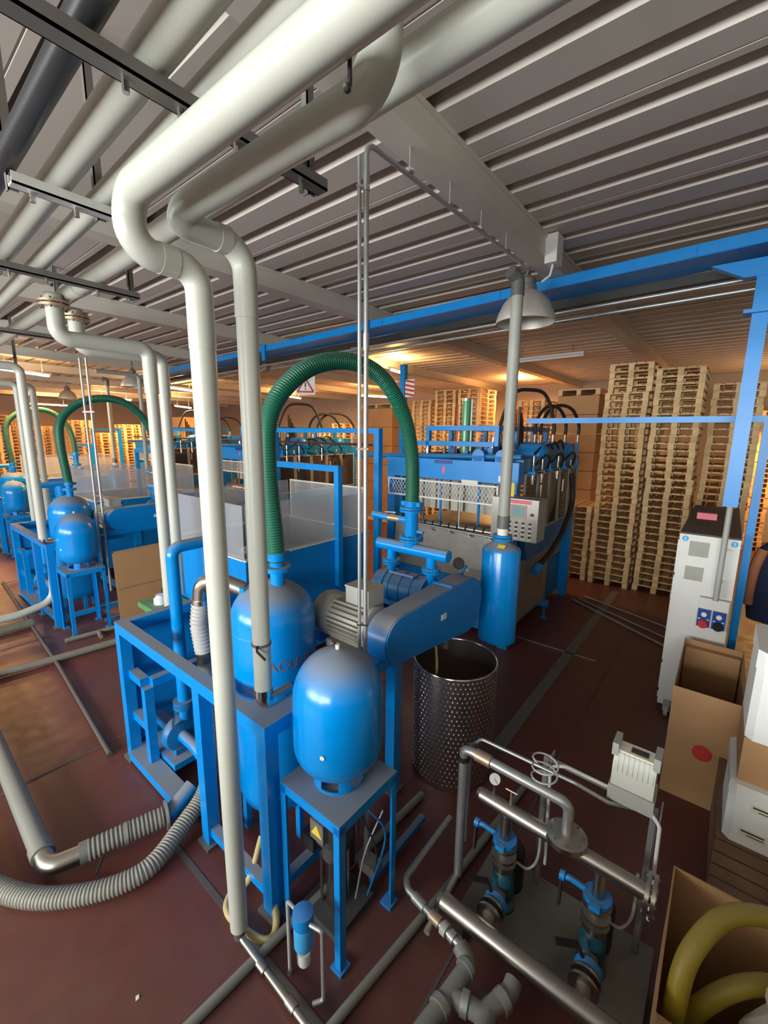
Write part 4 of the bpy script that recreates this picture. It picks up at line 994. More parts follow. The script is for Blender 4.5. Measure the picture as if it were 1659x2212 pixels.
foam_box('foam_box', 'white foam box with two paper labels, lowest of the stack', 3.47, 4.05, -1.0, -.27, .56, 1.0, ((-.42, .66), (-.46, .86)))
t = Thing('cardboard_box', 'brown closed cardboard box between the two white foam boxes', 'box', (3.6, -.6, 1.0))
t.p('body', MB().box(3.52, 4.05, -1.0, -.30, 1.0, 1.32), 'cardboard'); t.p('tape', MB().box(3.52, 4.05, -.67, -.62, 1.32, 1.322), 'paper')
foam_box('foam_box', 'white foam box on top of the stack at the right edge', 3.50, 4.05, -1.0, -.30, 1.322, 1.95, ())
# near box with the yellow hose
t = open_box('cardboard_box', 'open cardboard box with yellow hose at the lower right corner', 1.80, 2.60, -.78, -.03, 0, .93)
t.p('stand_in_flap', MB().prism([(1.80, -.74, .93), (1.80, -.04, .93), (1.50, -.04, 1.04), (1.50, -.74, 1.04)], (0, 0, .006)), 'cardboard')  # added flap, stands in for a finger blurred over the lens
yh = Thing('yellow_hose', 'coiled yellow hose bulging out of the near cardboard box', 'hose', (2.2, -.3, .6))
yh.p('coil', MB().tube(spline([(1.95, -.10, .55), (1.95, -.10, .85), (2.05, -.13, 1.05), (2.25, -.25, 1.14), (2.40, -.45, 1.10), (2.42, -.62, .9), (2.3, -.66, .55)], 8), .042, 16), 'hose_yellow')
yh.p('coil', MB().tube(spline([(2.05, -.12, .5), (2.1, -.2, .75), (2.2, -.35, .9), (2.3, -.5, .85), (2.3, -.6, .5)], 8), .04, 16), 'hose_yellow')
t = Thing('paper_sack', 'pale paper sack standing in the near cardboard box', 'sack', (2.1, -.45, .3))
sk_ = MB().lathe((2.05, -.50, .02), [(.16, 0), (.18, .3), (.17, .8), (.10, .98), (.12, 1.05)], n=20)
for i, v in enumerate(sk_.v): v += Vector((.012*math.sin(i*1.7), .012*math.sin(i*2.3), 0))
t.p('sack_body', sk_, 'paper')

# ================================================================== twin booster pump set in the foreground
t = Thing('booster_pump_set', 'twin stainless booster pump set with two manifolds in the foreground', 'pump set', (2.4, .6, 0))
t.p('base_plate', MB().box(2.24, 2.82, .0, 1.10, .04, .06), 'grey_plate')
for (x, y) in ((2.28, .05), (2.78, .05), (2.28, 1.05), (2.78, 1.05)): t.p('base_foot', MB().cyl((x, y, 0), (x, y, .04), .03, 12), 'rubber')
lm = t.p('lower_manifold', MB().cyl((2.12, 1.15, .20), (2.12, .0, .20), .058, 24), 'stainless')
t.p('end_cap', MB().lathe((2.12, 1.15, .20), [(.058, 0), (.045, .03), (.01, .04)], (0, 1, 0), 20), 'stainless', lm)
for y in (1.0, .1): t.p('manifold_support', MB().box(2.08, 2.16, y-.02, y+.02, 0, .145), 'steel_dark')
um = t.p('upper_manifold', MB().cyl((2.46, 1.07, .83), (2.43, .02, .83), .046, 24), 'stainless')
t.p('end_cap', MB().lathe((2.46, 1.07, .83), [(.046, 0), (.036, .025), (.01, .035)], (0, 1, 0), 20), 'stainless', um)
for y in (.075, .045): t.p('end_flange', MB().cyl((2.43, y, .83), (2.43, y-.02, .83), .11, 28), 'stainless', um)
bolts(t, um, (2.43, .05, .83), (0, 1, 0), .092, 8, 'steel_dark', .008, .065)
for i, y in enumerate((.88, .30)):
    x = 2.47
    pb = t.p('pump_body', MB().lathe((x, y, .06), [(.09, 0), (.09, .02), (.06, .05), (.075, .08), (.075, .24), (.06, .26), (.05, .30)], n=24), 'teal_dark')
    t.p('pump_motor', MB().lathe((x+.16, y, .06), [(.08, 0), (.085, .02), (.085, .30), (.07, .34), (.02, .36)], n=24), 'rubber')
    t.p('suction_pipe', MB().cyl((2.12, y-.02, .20), (x, y, .20), .045, 18), 'grey_plate')
    for xx_ in (2.22, 2.27): t.p('suction_flange', MB().cyl((xx_, y-.01, .20), (xx_+.018, y-.01, .20), .085, 24), 'stainless')
    vb = t.p('butterfly_valve', MB().cyl((2.30, y-.01, .20), (2.345, y-.01, .20), .078, 24), 'blue_clean')
    t.p('valve_lever', MB().cyl((2.325, y+.02, .26), (2.325, y+.06, .34), .012, 8).bar((2.32, y+.05, .34), (2.24, y+.16, .36), .035, .016), 'hook_black', vb)
    t.p('delivery_pipe', MB().cyl((x-.02, y, .34), (x-.02, y, .80), .036, 18), 'stainless')
    for z in (.42, .47, .55): t.p('delivery_flange', MB().cyl((x-.02, y, z), (x-.02, y, z+.018), .082, 24), 'stainless')
    v2 = t.p('butterfly_valve', MB().cyl((x-.02, y, .588), (x-.02, y, .612), .078, 24).box(x-.115, x-.08, y-.03, y+.03, .585, .615), 'blue_clean')
    t.p('valve_neck', MB().tube(fillet([(x-.02, y+.07, .60), (x-.03, y+.16, .62), (x-.03, y+.20, .60)], .03), .018, 10).cyl((x-.03, y+.185, .61), (x-.03, y+.215, .61), .03, 14), 'blue_clean', v2)
    t.p('valve_lever', MB().bar((x-.03, y+.205, .61), (x-.06, y+.20, .42), .035, .014, (0, 1, 0)), 'hook_black', v2)
    t.p('check_valve', MB().lathe((x-.02, y, .36), [(.05, 0), (.07, .02), (.07, .05), (.05, .07)], n=20), 'stainless')
    t.p('drain_loop', MB().tube(spline([(x+.09, y-.05, .35), (x+.14, y-.12, .30), (x+.18, y-.17, .40), (x+.18, y-.17, .70)], 5), .009, 8), 'pvc')
t.p('dome_flange', MB().lathe((2.435, .50, .865), [(.10, 0), (.118, .012), (.118, .045), (.10, .055), (.04, .06)], n=32), 'stainless')
bolts(t, None, (2.435, .50, .90), (0, 0, 1), .095, 8, 'steel_dark', .008, .05)
tp = t.p('return_pipe', MB().tube(fillet([(2.42, 1.20, .10), (2.42, 1.20, 1.14), (2.42, 1.14, 1.15), (2.435, .50, 1.12), (2.435, .50, .9)], .06, 6), .032, 18), 'galv')
t.p('coupling', MB().cyl((2.42, 1.11, 1.15), (2.42, 1.0, 1.147), .041, 12), 'brass', tp)
t.p('union', MB().cyl((2.42, 1.20, 1.06), (2.42, 1.20, 1.09), .045, 16), 'hook_black', tp)
t.p('second_riser', MB().cyl((2.52, 1.20, .3), (2.52, 1.20, 1.12), .012, 10), 'galv')
t.p('sensor_line', MB().tube(fillet([(2.52, 1.20, 1.10), (2.52, 1.12, 1.20), (2.53, .50, 1.20), (2.60, .32, 1.12), (2.70, .20, 1.08)], .05, 5), .012, 10), 'galv')
t.p('cable_coil', MB().tube([(2.44+.07*math.cos(a), .66+.075*math.sin(a), 1.19+.004*k) for k, a in enumerate([2*PI*q/16 for q in range(40)])], .006, 6), 'pvc')
gg = t.p('gauge_stem', MB().cyl((2.455, .98, .87), (2.455, .98, .97), .007, 8), 'chrome')
gn = Vector((-.75, -.35, .55)).normalized()
gc = Vector((2.455, .98, 1.005))
t.p('gauge_case', MB().lathe(gc-gn*.012, [(.036, 0), (.038, .01), (.036, .022)], gn, 28), 'chrome', gg)
t.p('gauge_dial', MB().lathe(gc-gn*.012, [(.033, .0225), (.033, .024)], gn, 28), 'white_plain', gg, label='white gauge dial')
gu = gn.orthogonal().normalized(); t.p('gauge_needle', MB().bar(gc+gn*.0135-gu*.005, gc+gn*.0135+gu*.026, .003, .001, gn), 'ink', gg)
t.p('tee_cock', MB().cyl((2.455, .86, .87), (2.455, .86, .98), .007, 8).cyl((2.455, .90, .98), (2.455, .82, .98), .006, 8), 'brass')
br = t.p('bracket_rail', MB().bar((2.74, .72, 1.12), (2.72, .08, 1.12), .045, .005).bar((2.76, .72, 1.10), (2.74, .08, 1.10), .005, .045), 'galv')
for k in range(12):
    y = .70-.052*k; t.p('slot', MB().box(2.765, 2.768, y-.016, y+.016, 1.095, 1.105), 'ink', br)
for (x, y) in ((2.76, .72), (2.74, .08)):
    t.p('bracket_leg', MB().box(x-.02, x+.02, y-.003, y+.003, .06, 1.12).box(x-.02, x-.016, y, y+.035, .06, 1.12), 'galv')
    t.p('bracket_plate', MB().box(x-.03, x+.04, y-.02, y-.012, 1.06, 1.15), 'galv')
t.p('cable', MB().tube(fillet([(2.72, .68, .3), (2.72, .70, 1.08), (2.71, .60, 1.14), (2.70, .14, 1.14), (2.69, .06, 1.05), (2.68, .05, .4)], .06, 5), .011, 10), 'white_plain')
# inverter on its bracket
t = Thing('frequency_inverter', 'light grey finned inverter box on the perforated bracket', 'inverter', (2.72, .22, 1.125))
ix0, ix1, iy0, iy1, iz = 2.63, 2.81, .10, .34, 1.125
t.p('housing', MB().box(ix0, ix1, iy0, iy1, iz, iz+.10), 'pvc_grey')
t.p('upper_housing', MB().prism([(ix0+.01, iy0+.01, iz+.10), (ix1-.01, iy0+.01, iz+.10), (ix1-.01, iy0+.01, iz+.30), (ix0+.045, iy0+.01, iz+.30), (ix0+.01, iy0+.01, iz+.24)], (0, iy1-iy0-.02, 0)), 'pvc')
for k in range(8): t.p('fin', MB().prism([(ix0+.004, iy0+.02+.026*k, iz+.20), (ix0+.004, iy0+.02+.026*k, iz+.238), (ix0+.042, iy0+.02+.026*k, iz+.303), (ix0+.06, iy0+.02+.026*k, iz+.303)], (0, .01, 0)), 'pvc')
for y in (iy0-.004, iy1-.03): t.p('end_horn', MB().box(ix0+.03, ix1-.02, y, y+.034, iz+.28, iz+.36), 'pvc_grey')
t.p('cover_strip', MB().box(ix0+.05, ix1-.03, iy0+.03, iy1-.03, iz+.30, iz+.315), 'label_cream')
t.p('display', MB().box(ix0+.07, ix1-.06, iy0+.06, iy1-.09, iz+.315, iz+.318), 'ink')

# pipework on the floor in the foreground
def pipe_thing(name, label, paths, fits=(), cat='pipe'):
    t = Thing(name, label, cat, paths[0][0][0])
    for (pts, r, mt, fr) in paths: t.p('pipe', MB().tube(fillet(pts, fr, 5), r, 16), mt)
    for (a, b, r, mt) in fits: t.p('fitting', MB().cyl(a, b, r, 14), mt)
    return t
pipe_thing('floor_pipe', 'grey pipe crossing the floor under the near stand toward the camera', [(((.3, 2.0, .035), (1.5, 1.93, .035), (2.9, 1.84, .035)), .03, 'pipe_floor_shaded', .05)])
pipe_thing('floor_pipe', 'grey pipe along the floor right of the near stand', [(((.7, 1.42, .032), (2.3, 1.24, .032), (3.6, 1.14, .032)), .028, 'pipe_floor_shaded', .05)])
pipe_thing('floor_pipe', 'short grey floor pipe beside the upright galvanised pipe', [(((1.95, 1.17, .10), (2.40, 1.20, .10)), .022, 'galv', .05), (((2.55, 1.02, .03), (3.3, 1.22, .03)), .022, 'pipe_floor_shaded', .05)])
pipe_thing('valve_train', 'galvanised elbow and row of fittings leading to the grey tee', [(((2.75, 1.46, .15), (2.12, 1.46, .15), (2.06, 1.40, .15), (1.99, .93, .15)), .024, 'galv', .06)],
           (((2.052, 1.34, .15), (2.035, 1.24, .15), .034, 'galv'), ((2.03, 1.19, .15), (2.02, 1.11, .15), .036, 'brass'), ((2.015, 1.09, .15), (2.01, 1.05, .15), .042, 'pvc'), ((2.008, 1.03, .15), (2.0, .99, .15), .036, 'galv')))
t = Thing('tee_manifold', 'chunky grey plastic tee pipe with collars at the bottom edge', 'pipe', (1.8, .9, 0))
t.p('tee_run', MB().tube(fillet([(1.99, .95, .15), (1.95, .86, .14), (1.70, .90, .12), (1.2, .98, .10)], .05, 6), .05, 20), 'pipe_floor_shaded')
t.p('tee_branch', MB().tube(fillet([(1.76, .89, .12), (1.80, .70, .12), (1.98, .62, .13), (2.04, .62, .14)], .06, 6), .05, 20), 'pipe_floor_shaded')
t.p('tee_outlet', MB().tube(fillet([(1.82, .68, .12), (1.68, .66, .12), (1.3, .70, .12)], .05, 6), .05, 20), 'pipe_floor_shaded')
for (a, b) in (((1.93, .865, .14), (1.90, .87, .14)), ((1.70, .90, .12), (1.66, .905, .12)), ((1.775, .82, .12), (1.785, .78, .12)), ((1.90, .645, .125), (1.94, .63, .13)), ((1.62, .663, .12), (1.58, .667, .12))):
    t.p('collar', MB().cyl(a, b, .062, 20), 'galv')
# vertical multistage pump under the stand
t = Thing('vertical_pump', 'dark vertical pump with yellow warning stickers under the near stand', 'pump', (1.74, 1.80, 0))
t.p('foot', MB().box(1.58, 1.95, 1.62, 1.98, 0, .05), 'fabric_dark')  # base blackened to deepen the shade under the stand
t.p('stack', MB().cyl((1.74, 1.80, .05), (1.74, 1.80, .45), .06, 20), 'stainless')
for (a, b) in ((-.07, -.05), (-.06, .07), (.07, -.06), (.06, .07)): t.p('tie_rod', MB().cyl((1.74+a, 1.80+b, .05), (1.74+a, 1.80+b, .47), .01, 8), 'chrome')
t.p('coupling_guard', MB().cyl((1.74, 1.80, .45), (1.74, 1.80, .60), .085, 20), 'fabric_dark')
t.p('shade_box', MB().box(1.86, 1.99, 1.84, 1.98, .10, .62), 'fabric_dark')  # added black box, its colour deepens the shadow under the stand
t.p('pressure_switch', MB().box(1.60, 1.68, 1.86, 1.98, .52, .62), 'rubber')
hd = t.p('motor', MB().lathe((1.74, 1.80, .60), [(.12, 0), (.135, .02), (.135, .28), (.10, .34), (.02, .35)], n=24), 'fabric_dark')
t.p('terminal_box', MB().box(1.58, 1.66, 1.74, 1.86, .68, .82), 'steel_grey', hd)
t.p('warning_sticker', MB().prism([(1.578, 1.75, .72), (1.578, 1.85, .72), (1.578, 1.80, .80)], (.002, 0, 0)), 'yellow', hd)
t.p('arrow_sticker', MB().box(1.633, 1.636, 1.74, 1.82, .86, .90), 'yellow', hd)
t.p('conduit', MB().cyl((1.98, 1.72, .3), (1.98, 1.72, 1.0), .02, 12), 'galv')
for k, (a, b, c) in enumerate((((1.85, 1.60, .85), (1.95, 1.52, .6), (1.88, 1.62, .1)), ((2.02, 1.60, .7), (1.88, 1.64, .45), (1.80, 1.66, .12)), ((1.84, 1.66, .8), (1.9, 1.56, .5), (1.95, 1.62, .12)))):
    t.p('cable', MB().tube(spline([a, b, c], 8), .007, 8), ('blue_cast', 'galv', 'rubber')[k])
t.p('outlet_box', MB().box(1.92, 2.02, 1.60, 1.74, .20, .28), 'steel_grey')
# cartridge filter
t = Thing('cartridge_filter', 'blue cartridge water filter with clear bowl beside the near stand leg', 'filter', (1.29, 1.60, 0))
t.p('head', MB().lathe((1.29, 1.60, 0), [(.03, .60), (.06, .59), (.062, .52), (.055, .50)], n=24), 'blue_clean')
t.p('sleeve', MB().lathe((1.29, 1.60, 0), [(.055, .52), (.058, .50), (.056, .36), (.045, .34)], n=24), 'sticker_blue')
t.p('bowl', MB().lathe((1.29, 1.60, 0), [(.044, .36), (.042, .24), (.03, .22), (.01, .215)], n=24), 'filter_clear')
t.p('cartridge', MB().cyl((1.29, 1.60, .225), (1.29, 1.60, .30), .034, 18), 'label_cream')
t.p('pipe_leg', MB().tube(fillet([(1.29, 1.66, .55), (1.29, 1.74, .55), (1.29, 1.74, .03)], .02), .012, 10), 'pvc_grey')
t.p('pipe_leg', MB().tube(fillet([(1.29, 1.54, .55), (1.31, 1.46, .55), (1.31, 1.46, .06), (1.26, 1.50, .05)], .02), .014, 10), 'galv')
t.p('foot_link', MB().cyl((1.29, 1.74, .03), (1.29, 1.74, 0), .016, 10), 'galv')
# cream hose loop behind the white drop pipe
single('cream_hose', 'short cream hose looping on the floor behind the near white drop pipe', 'hose', MB().tube(spline([(1.60, 2.2, .55), (1.50, 2.25, .30), (1.40, 2.02, .04), (1.28, 2.0, .03), (1.22, 2.3, .03), (1.30, 2.42, .03), (1.42, 2.36, .10), (1.6, 2.45, .25)], 8), .024, 12), 'hose_cream', (1.3, 2.2, 0))
# pipes and strips on the far-left floor
pipe_thing('floor_pipe', 'dusty grey pipe lying across the far left floor', [(((-2.5, 7.85, .06), (1.5, 7.22, .06), (3.4, 7.0, .06)), .05, 'grey_plate', .05)])
pipe_thing('floor_pipe', 'dusty pipe running away along the floor at left, crossing the other', [(((1.28, 4.6, .03), (1.47, 7.0, .03), (1.75, 12.0, .03)), .025, 'deck_back', .05)])
pipe_thing('floor_pipe', 'dusty grey pipe across the floor in front of the second frame', [(((-2.5, 9.0, .08), (1.6, 8.9, .08)), .07, 'grey_plate', .05)])
pipe_thing('floor_pipe', 'white pipe elbowing up into the second frame', [(((-2.5, 8.6, .32), (1.4, 8.75, .32), (1.9, 8.8, .40), (1.95, 8.8, 1.3)), .06, 'pvc', .25)])
pipe_thing('floor_pipe', 'low pipe with stub in front of the second stand', [(((1.75, 7.78, .05), (3.3, 7.62, .05)), .035, 'grey_plate', .05), (((2.2, 7.73, .05), (2.15, 7.5, .05)), .03, 'grey_plate', .05)])
# brown cardboard bale and green machine between the stations
t = Thing('cardboard_sheets', 'wide brown cardboard sheets leaning beside the second vessel stand', 'cardboard', (3.2, 8.0, 0))
for k in range(3): t.p('sheet', MB().prism([(2.58+.02*k, 7.86+.02*k, 0), (4.3, 7.86+.02*k, 0), (4.3, 7.94+.02*k, 1.25+.02*k), (2.58+.02*k, 7.94+.02*k, 1.25+.01*k)], (0, .012, 0)), 'cardboard')
t.p('crease', MB().bar((2.59, 7.895, .62), (4.29, 7.895, .62), .004, .02), 'cardboard_in')
t = Thing('green_machine', 'small green machine with white cap behind the near frame', 'machine', (2.6, 6.2, 0))
t.p('body', MB().box(2.42, 2.8, 6.0, 6.4, 0, .78), 'green_mach'); t.p('top', MB().prism([(2.36, 5.94, .78), (2.86, 5.94, .78), (2.86, 5.94, .86), (2.36, 5.94, .86)], (0, .52, 0)), 'green_mach')
t.p('cap', MB().lathe((2.55, 6.15, .86), [(.09, 0), (.09, .08), (.06, .1), (.06, .13)], n=20), 'white_plain'); t.p('knob', MB().cyl((2.62, 6.2, .96), (2.62, 6.2, 1.04), .03, 12), 'rubber')

# ================================================================== pallets
PW, PL, PH = 0.80, 1.20, 0.1445
def m_box(name, sx, sy, sz, mt='wood'): return MB().box(0, sx, 0, sy, 0, sz).mesh(name, mt, smooth=False)
ME_RUN = m_box('bottom_board', PL, .10, .016); ME_BLK = m_box('block', .12, .10, .096); ME_STR = m_box('stringer_board', .10, PW, .016); ME_DECK = m_box('deck_board', PL, .135, .016)
def pallet_proto():
    t = Thing('pallet', 'pine pallet', 'pallet', (0, 0, 0))
    for y in (0, .35, .70): t.pm('bottom_board', ME_RUN, (0, y, 0))
    for x in (0, .54, 1.08):
        for y in (0, .35, .70): t.pm('block', ME_BLK, (x, y, .016))
        t.pm('stringer_board', ME_STR, (x+(.02 if x == 0 else 0), 0, .112))
    for y in (0, .166, .332, .498, .665): t.pm('deck_board', ME_DECK, (0, y, .128))
    return t.o
proto = pallet_proto()
first = True
ORD = 'topmost second third fourth fifth sixth seventh eighth ninth tenth eleventh twelfth thirteenth fourteenth fifteenth sixteenth seventeenth eighteenth nineteenth twentieth'.split()
def ordn(k): return ORD[k] if k < 20 else ('thirtieth' if k == 29 else ('twenty-' if k < 29 else 'thirty-')+'first second third fourth fifth sixth seventh eighth ninth'.split()[(k-20) % 10 if k < 29 else k-30])
def stack(x, y, n, lb, top, group, jit=.02, z0=0):
    global first
    drift = 0
    for k in range(n):
        o = proto if first else copy_tree(proto)
        first = False
        if k % 6 == 5: drift = random.uniform(-1.2, 1.2)*jit
        o.location = (x+random.uniform(-jit, jit), y+drift+random.uniform(-jit, jit)*.5, z0+PH*k)
        o.rotation_euler = (0, 0, random.uniform(-.008, .008))
        o['label'] = '%s pallet%s of the %s' % (ordn(n-1-k), '' if k == n-1 else ' from the top', lb); o['group'] = group
stack(10.30, 2.30, 12, 'low pallet stack beside the press', '', 'pallets in the low stack by the press')
stack(10.28, 1.42, 33, 'tallest pallet stack right of the press', '', 'pallets in the tallest stack')
stack(10.34, .53, 32, 'second tall stack behind the white cabinet', '', 'pallets in the second tall stack')
stack(10.95, -.36, 30, 'set back stack behind the hanging blue post', '', 'pallets in the set back stack')
# far pallets: parts too small to show
pm = MB()
for y in (0, .35, .70):
    pm.box(0, PL, y, y+.10, 0, .016)
    for x in (0, .54, 1.08): pm.box(x, x+.12, y, y+.10, .016, .112)
for x in (0, .54, 1.08): pm.box(x, x+.12, 0, PW, .112, .128)
for y in (0, .17, .34, .51, .68): pm.box(0, PL, y, y+.12, .128, .144)
ME_PAL = pm.mesh('pallet', 'wood', smooth=False)
ME_PALR = ME_PAL.copy(); ME_PALR.materials.clear(); ME_PALR.materials.append(MATS['wood_red'])
def far_stack(x, y, n, lb, group, rz=0, me=None, z0=0):
    for k in range(n):
        o = obj('pallet', me or ME_PAL, None, (x+random.uniform(-.015, .015), y+random.uniform(-.01, .01), z0+PH*k)); o.rotation_euler.z = rz
        o['label'] = '%s pallet%s of the %s' % (ordn(n-1-k), '' if k == n-1 else ' from the top', lb); o['category'] = 'pallet'; o['group'] = group
far_stack(13.0, 6.5, 33, 'wide stack behind the green cylinder', 'pallets behind the green cylinder')
far_stack(13.0, 7.4, 33, 'narrow stack just left of the green cylinder', 'pallets left of the wide stack')
far_stack(13.2, 8.5, 31, 'pale stack behind the near green hose', 'pallets behind the near green hose')
far_stack(13.2, 4.5, 30, 'pale stack behind the arched black hoses', 'pallets behind the black hoses')
far_stack(14.4, 5.5, 29, 'reddish dim stack behind the press', 'reddish pallets behind the press', me=ME_PALR)
far = MB()
for (x, y, n, rz) in ((16.4, -1.0, 28, 0), (3.7, 24.0, 27, 1), (4.9, 24.2, 27, 1), (6.1, 24.6, 24, 1), (7.4, 23.6, 26, 1), (8.6, 23.9, 22, 1), (9.8, 24.2, 25, 1), (11.0, 24.2, 23, 1), (15.5, 15.0, 26, 0), (15.5, 16.0, 24, 0), (12.5, 27.5, 24, 1)):
    for k in range(n):
        jx, jy = random.uniform(-.015, .015), random.uniform(-.015, .015)
        far.add([((-v.y if rz else v.x)+x+jx, (v.x if rz else v.y)+y+jy, v.z+PH*k) for v in pm.v], pm.f)
o = single('pallet_stacks', 'distant yellow lit pallet stacks along the far walls of the hall', 'pallets', far, 'wood', (0, 0, 0), None, False); o['kind'] = 'stuff'
# flattened cardboard on pallets (a big brown block each)
for i, (x, y, sx, sy, z0, z1, lb) in enumerate(((11.2, 2.55, 1.2, .95, 1.55, 4.25, 'tall brown block of flattened cardboard beside the tallest pallet stack'), (12.4, 9.6, 1.2, 1.5, .15, 4.2, 'tall brown block of flattened cardboard behind the green hose'),
        (13.6, 11.4, 1.2, 1.0, .15, 4.0, 'brown block of flattened cardboard right of the pale wall'), (9.0, 18.0, 1.4, 1.2, .15, 3.9, 'dark brown cardboard block between the white drop pipes'))):
    t = Thing('cardboard_bale', lb, 'cardboard', (x, y, 0), 'blocks of flattened cardboard')
    n = 6; h = (z1-z0)/n
    for k in range(n): t.p('sheet_bundle', MB().box(x+.004*(k % 2), x+sx, y+.003*(k % 3), y+sy, z0+h*k, z0+h*(k+1)-.012), 'cardboard')
    t.p('support_pallet', MB().box(x, x+sx, y, y+sy, 0, z0), 'wood' if z0 < 1 else 'cardboard_in')
    if i < 2: t.p('cover_pallet', MB().box(x, x+sx, y, y+.1, z1, z1+.12).box(x, x+sx, y+sy/2-.05, y+sy/2+.05, z1, z1+.12).box(x, x+sx, y+sy-.1, y+sy, z1, z1+.12).box(x, x+sx, y, y+sy, z1+.12, z1+.145), 'wood')

# ================================================================== lamps
def high_bay(x, y, z, label):
    t = Thing('high_bay_lamp', label, 'lamp', (x, y, z), 'bell shaped high bay lamps')
    t.p('reflector', MB().lathe((x, y, z), [(.315, 0), (.32, .008), (.30, .09), (.25, .20), (.17, .29), (.10, .33), (.095, .32), (.165, .28), (.245, .19), (.295, .085), (.31, 0)], n=40, close=False), 'lamp_shell', ang=60)
    t.p('housing', MB().lathe((x, y, z+.32), [(.10, 0), (.10, .06), (.085, .07), (.085, .13), (.05, .16)], n=24), 'steel_grey')
    t.p('stem', MB().cyl((x, y, z+.46), (x, y, ZC+.13), .016, 12), 'steel_dark')
    t.p('bulb', MB().lathe((x, y, z+.10), [(.02, 0), (.06, .04), (.06, .12), (.03, .2)], n=20), 'white_plain')
    for a in (0, PI): t.p('yoke', MB().bar((x+.09*math.cos(a), y+.09*math.sin(a), z+.33), (x+.03*math.cos(a), y+.03*math.sin(a), z+.52), .03, .006), 'steel_grey')
    return t
high_bay(4.92, 1.96, 4.52, 'bell shaped grey high bay lamp beside the grey vent pipe')
high_bay(5.30, 13.3, 4.50, 'bell shaped lamp hanging in the middle distance left of the drop pipes')
high_bay(5.75, 20.6, 4.50, 'bell shaped lamp farthest away at left')
t = Thing('junction_box', 'white electrical box fixed under the roof beam beside the high bay lamp', 'box', (5.1, 1.7, 4.95))
t.p('box', MB().box(4.72, 4.90, 1.60, 1.72, 5.02, 5.29), 'white_paint'); t.p('cable', MB().tube(fillet([(4.80, 1.66, 5.02), (4.80, 1.68, 4.92), (4.92, 1.80, 4.92)], .03), .012, 8), 'white_plain')
t.p('strap', MB().box(4.90, 5.02, 1.64, 1.70, 5.08, 5.12), 'white_paint')
WARM = (1.0, .52, .17)
def fluor(a, b, label, lit='tube_warm', power=0):
    a = Vector(a); b = Vector(b); c = (a+b)/2; d = (b-a).normalized()
    t = Thing('fluorescent_lamp', label, 'lamp', c, 'fluorescent ceiling lamps')
    t.p('housing', MB().bar(a+V(0, 0, .05), b+V(0, 0, .05), .10, .05), 'white_paint')
    for s in (-1, 1):
        e = c+d*s*((b-a).length/2-.03)
        t.p('lamp_holder', MB().obox(e+V(0, 0, .01), (.03, .03, .06)), 'white_plain')
    t.p('tube', MB().cyl(a+d*.05, b-d*.05, .025 if lit != 'tube_pink' else .035, 12), lit if lit else 'white_plain')
    for s in (-.35, .35): t.p('hanger', MB().cyl(c+d*s*(b-a).length+V(0, 0, .07), c+d*s*(b-a).length+V(0, 0, ZC-c.z), .008, 6), 'steel_dark')
    if power:
        power *= 2.7
        L = area_light('fluorescent_glow', c-V(0, 0, .06), (0, 0, -1), .2, (b-a).length*.9, power, WARM)
        L.rotation_euler = (0, 0, math.atan2(d.y, d.x)-PI/2)
        L2 = area_light('fluorescent_glow', c+V(0, 0, .09), (0, 0, 1), .2, (b-a).length*.9, power*.45, WARM)
        L2.rotation_euler = (PI, 0, math.atan2(d.y, d.x)-PI/2)
fluor((2.65, 14.7, 4.82), (3.95, 15.5, 4.82), 'bright fluorescent lamp at the left edge', 'tube_pink', 110)
fluor((7.5, 23.0, 4.82), (9.4, 24.0, 4.82), 'bright fluorescent lamp left of the second drop pipes', 'tube_pink', 150)
fluor((7.4, 15.7, 4.82), (8.6, 16.3, 4.82), 'bright fluorescent lamp just right of the second drop pipes', 'tube_pink', 130)
fluor((11.0, 22.8, 4.6), (12.6, 24.2, 4.6), 'small bright fluorescent lamp below another between the white drops', 'tube_pink', 120)
fluor((9.1, 7.15, 4.93), (9.9, 7.3, 4.93), 'glowing warm lamp beside the blue post near the green hose', 'tube_warm', 70)
fluor((13.6, 12.2, 4.82), (14.9, 11.7, 4.82), 'warm fluorescent lamp seen through the near green hose arch', 'tube_warm', 150)
fluor((12.6, 15.8, 4.9), (14.0, 16.4, 4.9), 'dim fluorescent lamp above the pale wall', 'tube_warm', 110)
fluor((2.0, 20.0, 4.7), (3.2, 20.6, 4.7), 'fluorescent lamp at the far left edge', 'tube_pink', 110)
fluor((6.0, 28.0, 4.6), (8.0, 28.5, 4.6), 'thin fluorescent lamp in the far left distance', 'tube_warm', 120)
fluor((14.6, 6.0, 5.0), (15.6, 6.4, 5.0), 'fluorescent lamp hidden behind the wide pallet stack', 'tube_warm', 160)
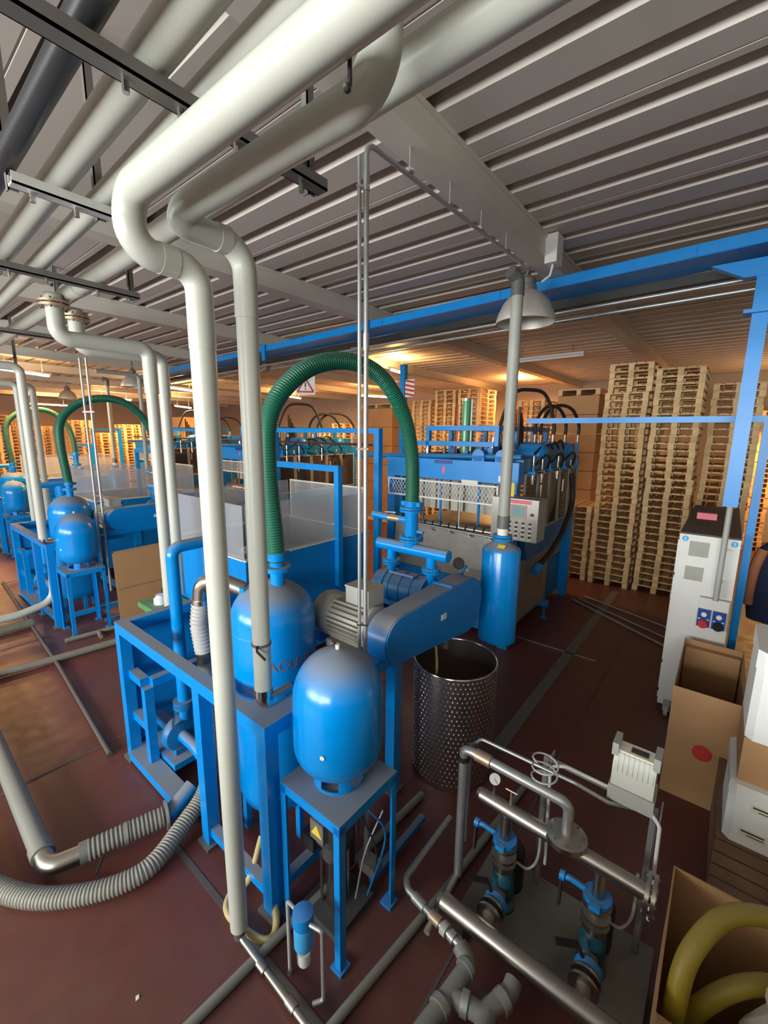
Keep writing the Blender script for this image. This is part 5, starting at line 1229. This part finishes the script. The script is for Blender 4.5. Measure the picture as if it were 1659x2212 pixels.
fluor((10.45, 4.45, 5.03), (10.35, 2.75, 5.03), 'unlit white fluorescent lamp under the roof above the press', '', 0)
fluor((15.6, -.85, 3.55), (15.5, -2.0, 3.55), 'bright lamp at the right edge beyond the pallets', 'white_glow', 60)
# signs
def sign_thing(name, label, c, n_, w_, h_):
    t = Thing(name, label, 'sign', c); n_ = Vector(n_).normalized(); sx_ = Vector((0, 0, 1)).cross(n_).normalized(); R = Matrix((sx_, Vector((0, 0, 1)).cross(n_).cross(n_)*-1 if False else n_.cross(sx_), n_)).transposed()
    return t, Vector(c), R
t, c, R = sign_thing('warning_sign', 'white sign with red triangle hanging behind the green hose', (7.15, 8.2, 4.42), (-.7, -.7, 0), .5, .4)
t.p('board', MB().obox(c, (.46, .44, .012), R), 'white_plain')
def loc3(x, y, z): return c+R @ Vector((x, y, z))
for (a, b) in (((-.19, -.15), (.19, -.15)), ((.19, -.15), (0, .17)), ((0, .17), (-.19, -.15))): t.p('triangle_side', MB().bar(loc3(a[0], a[1], .008), loc3(b[0], b[1], .008), .045, .003, R @ Vector((0, 0, 1))), 'red')
t.p('mark', MB().obox(loc3(0, .01, .008), (.03, .11, .003), R).obox(loc3(0, -.085, .008), (.03, .03, .003), R), 'ink')
t.p('chain', MB().cyl(loc3(0, .22, 0), loc3(0, .9, 0), .006, 6), 'steel_dark')
t = Thing('blue_column', 'blue column with red and white striped panels behind the green hose', 'column', (9.0, 6.6, 0))
t.p('shaft', MB().box(9.0, 9.14, 6.6, 6.74, 0, 5.0), 'blue_clean')
for (yy, sgn) in ((6.40, 1), (6.94, -1)):
    pn = t.p('striped_panel', MB().box(8.96, 8.975, yy-.14, yy+.14, 4.20, 4.62), 'white_plain')
    for k in range(4):
        z = 4.20+.105*k
        t.p('stripe', MB().prism([(8.955, yy-.14, z), (8.955, yy+.14, z+.06), (8.955, yy+.14, min(4.62, z+.11)), (8.955, yy-.14, z+.05)], (.005, 0, 0)), 'red', pn)
    t.p('panel_bracket', MB().box(8.975, 9.0, min(yy, 6.67), max(yy, 6.67), 4.4, 4.43), 'steel_dark')
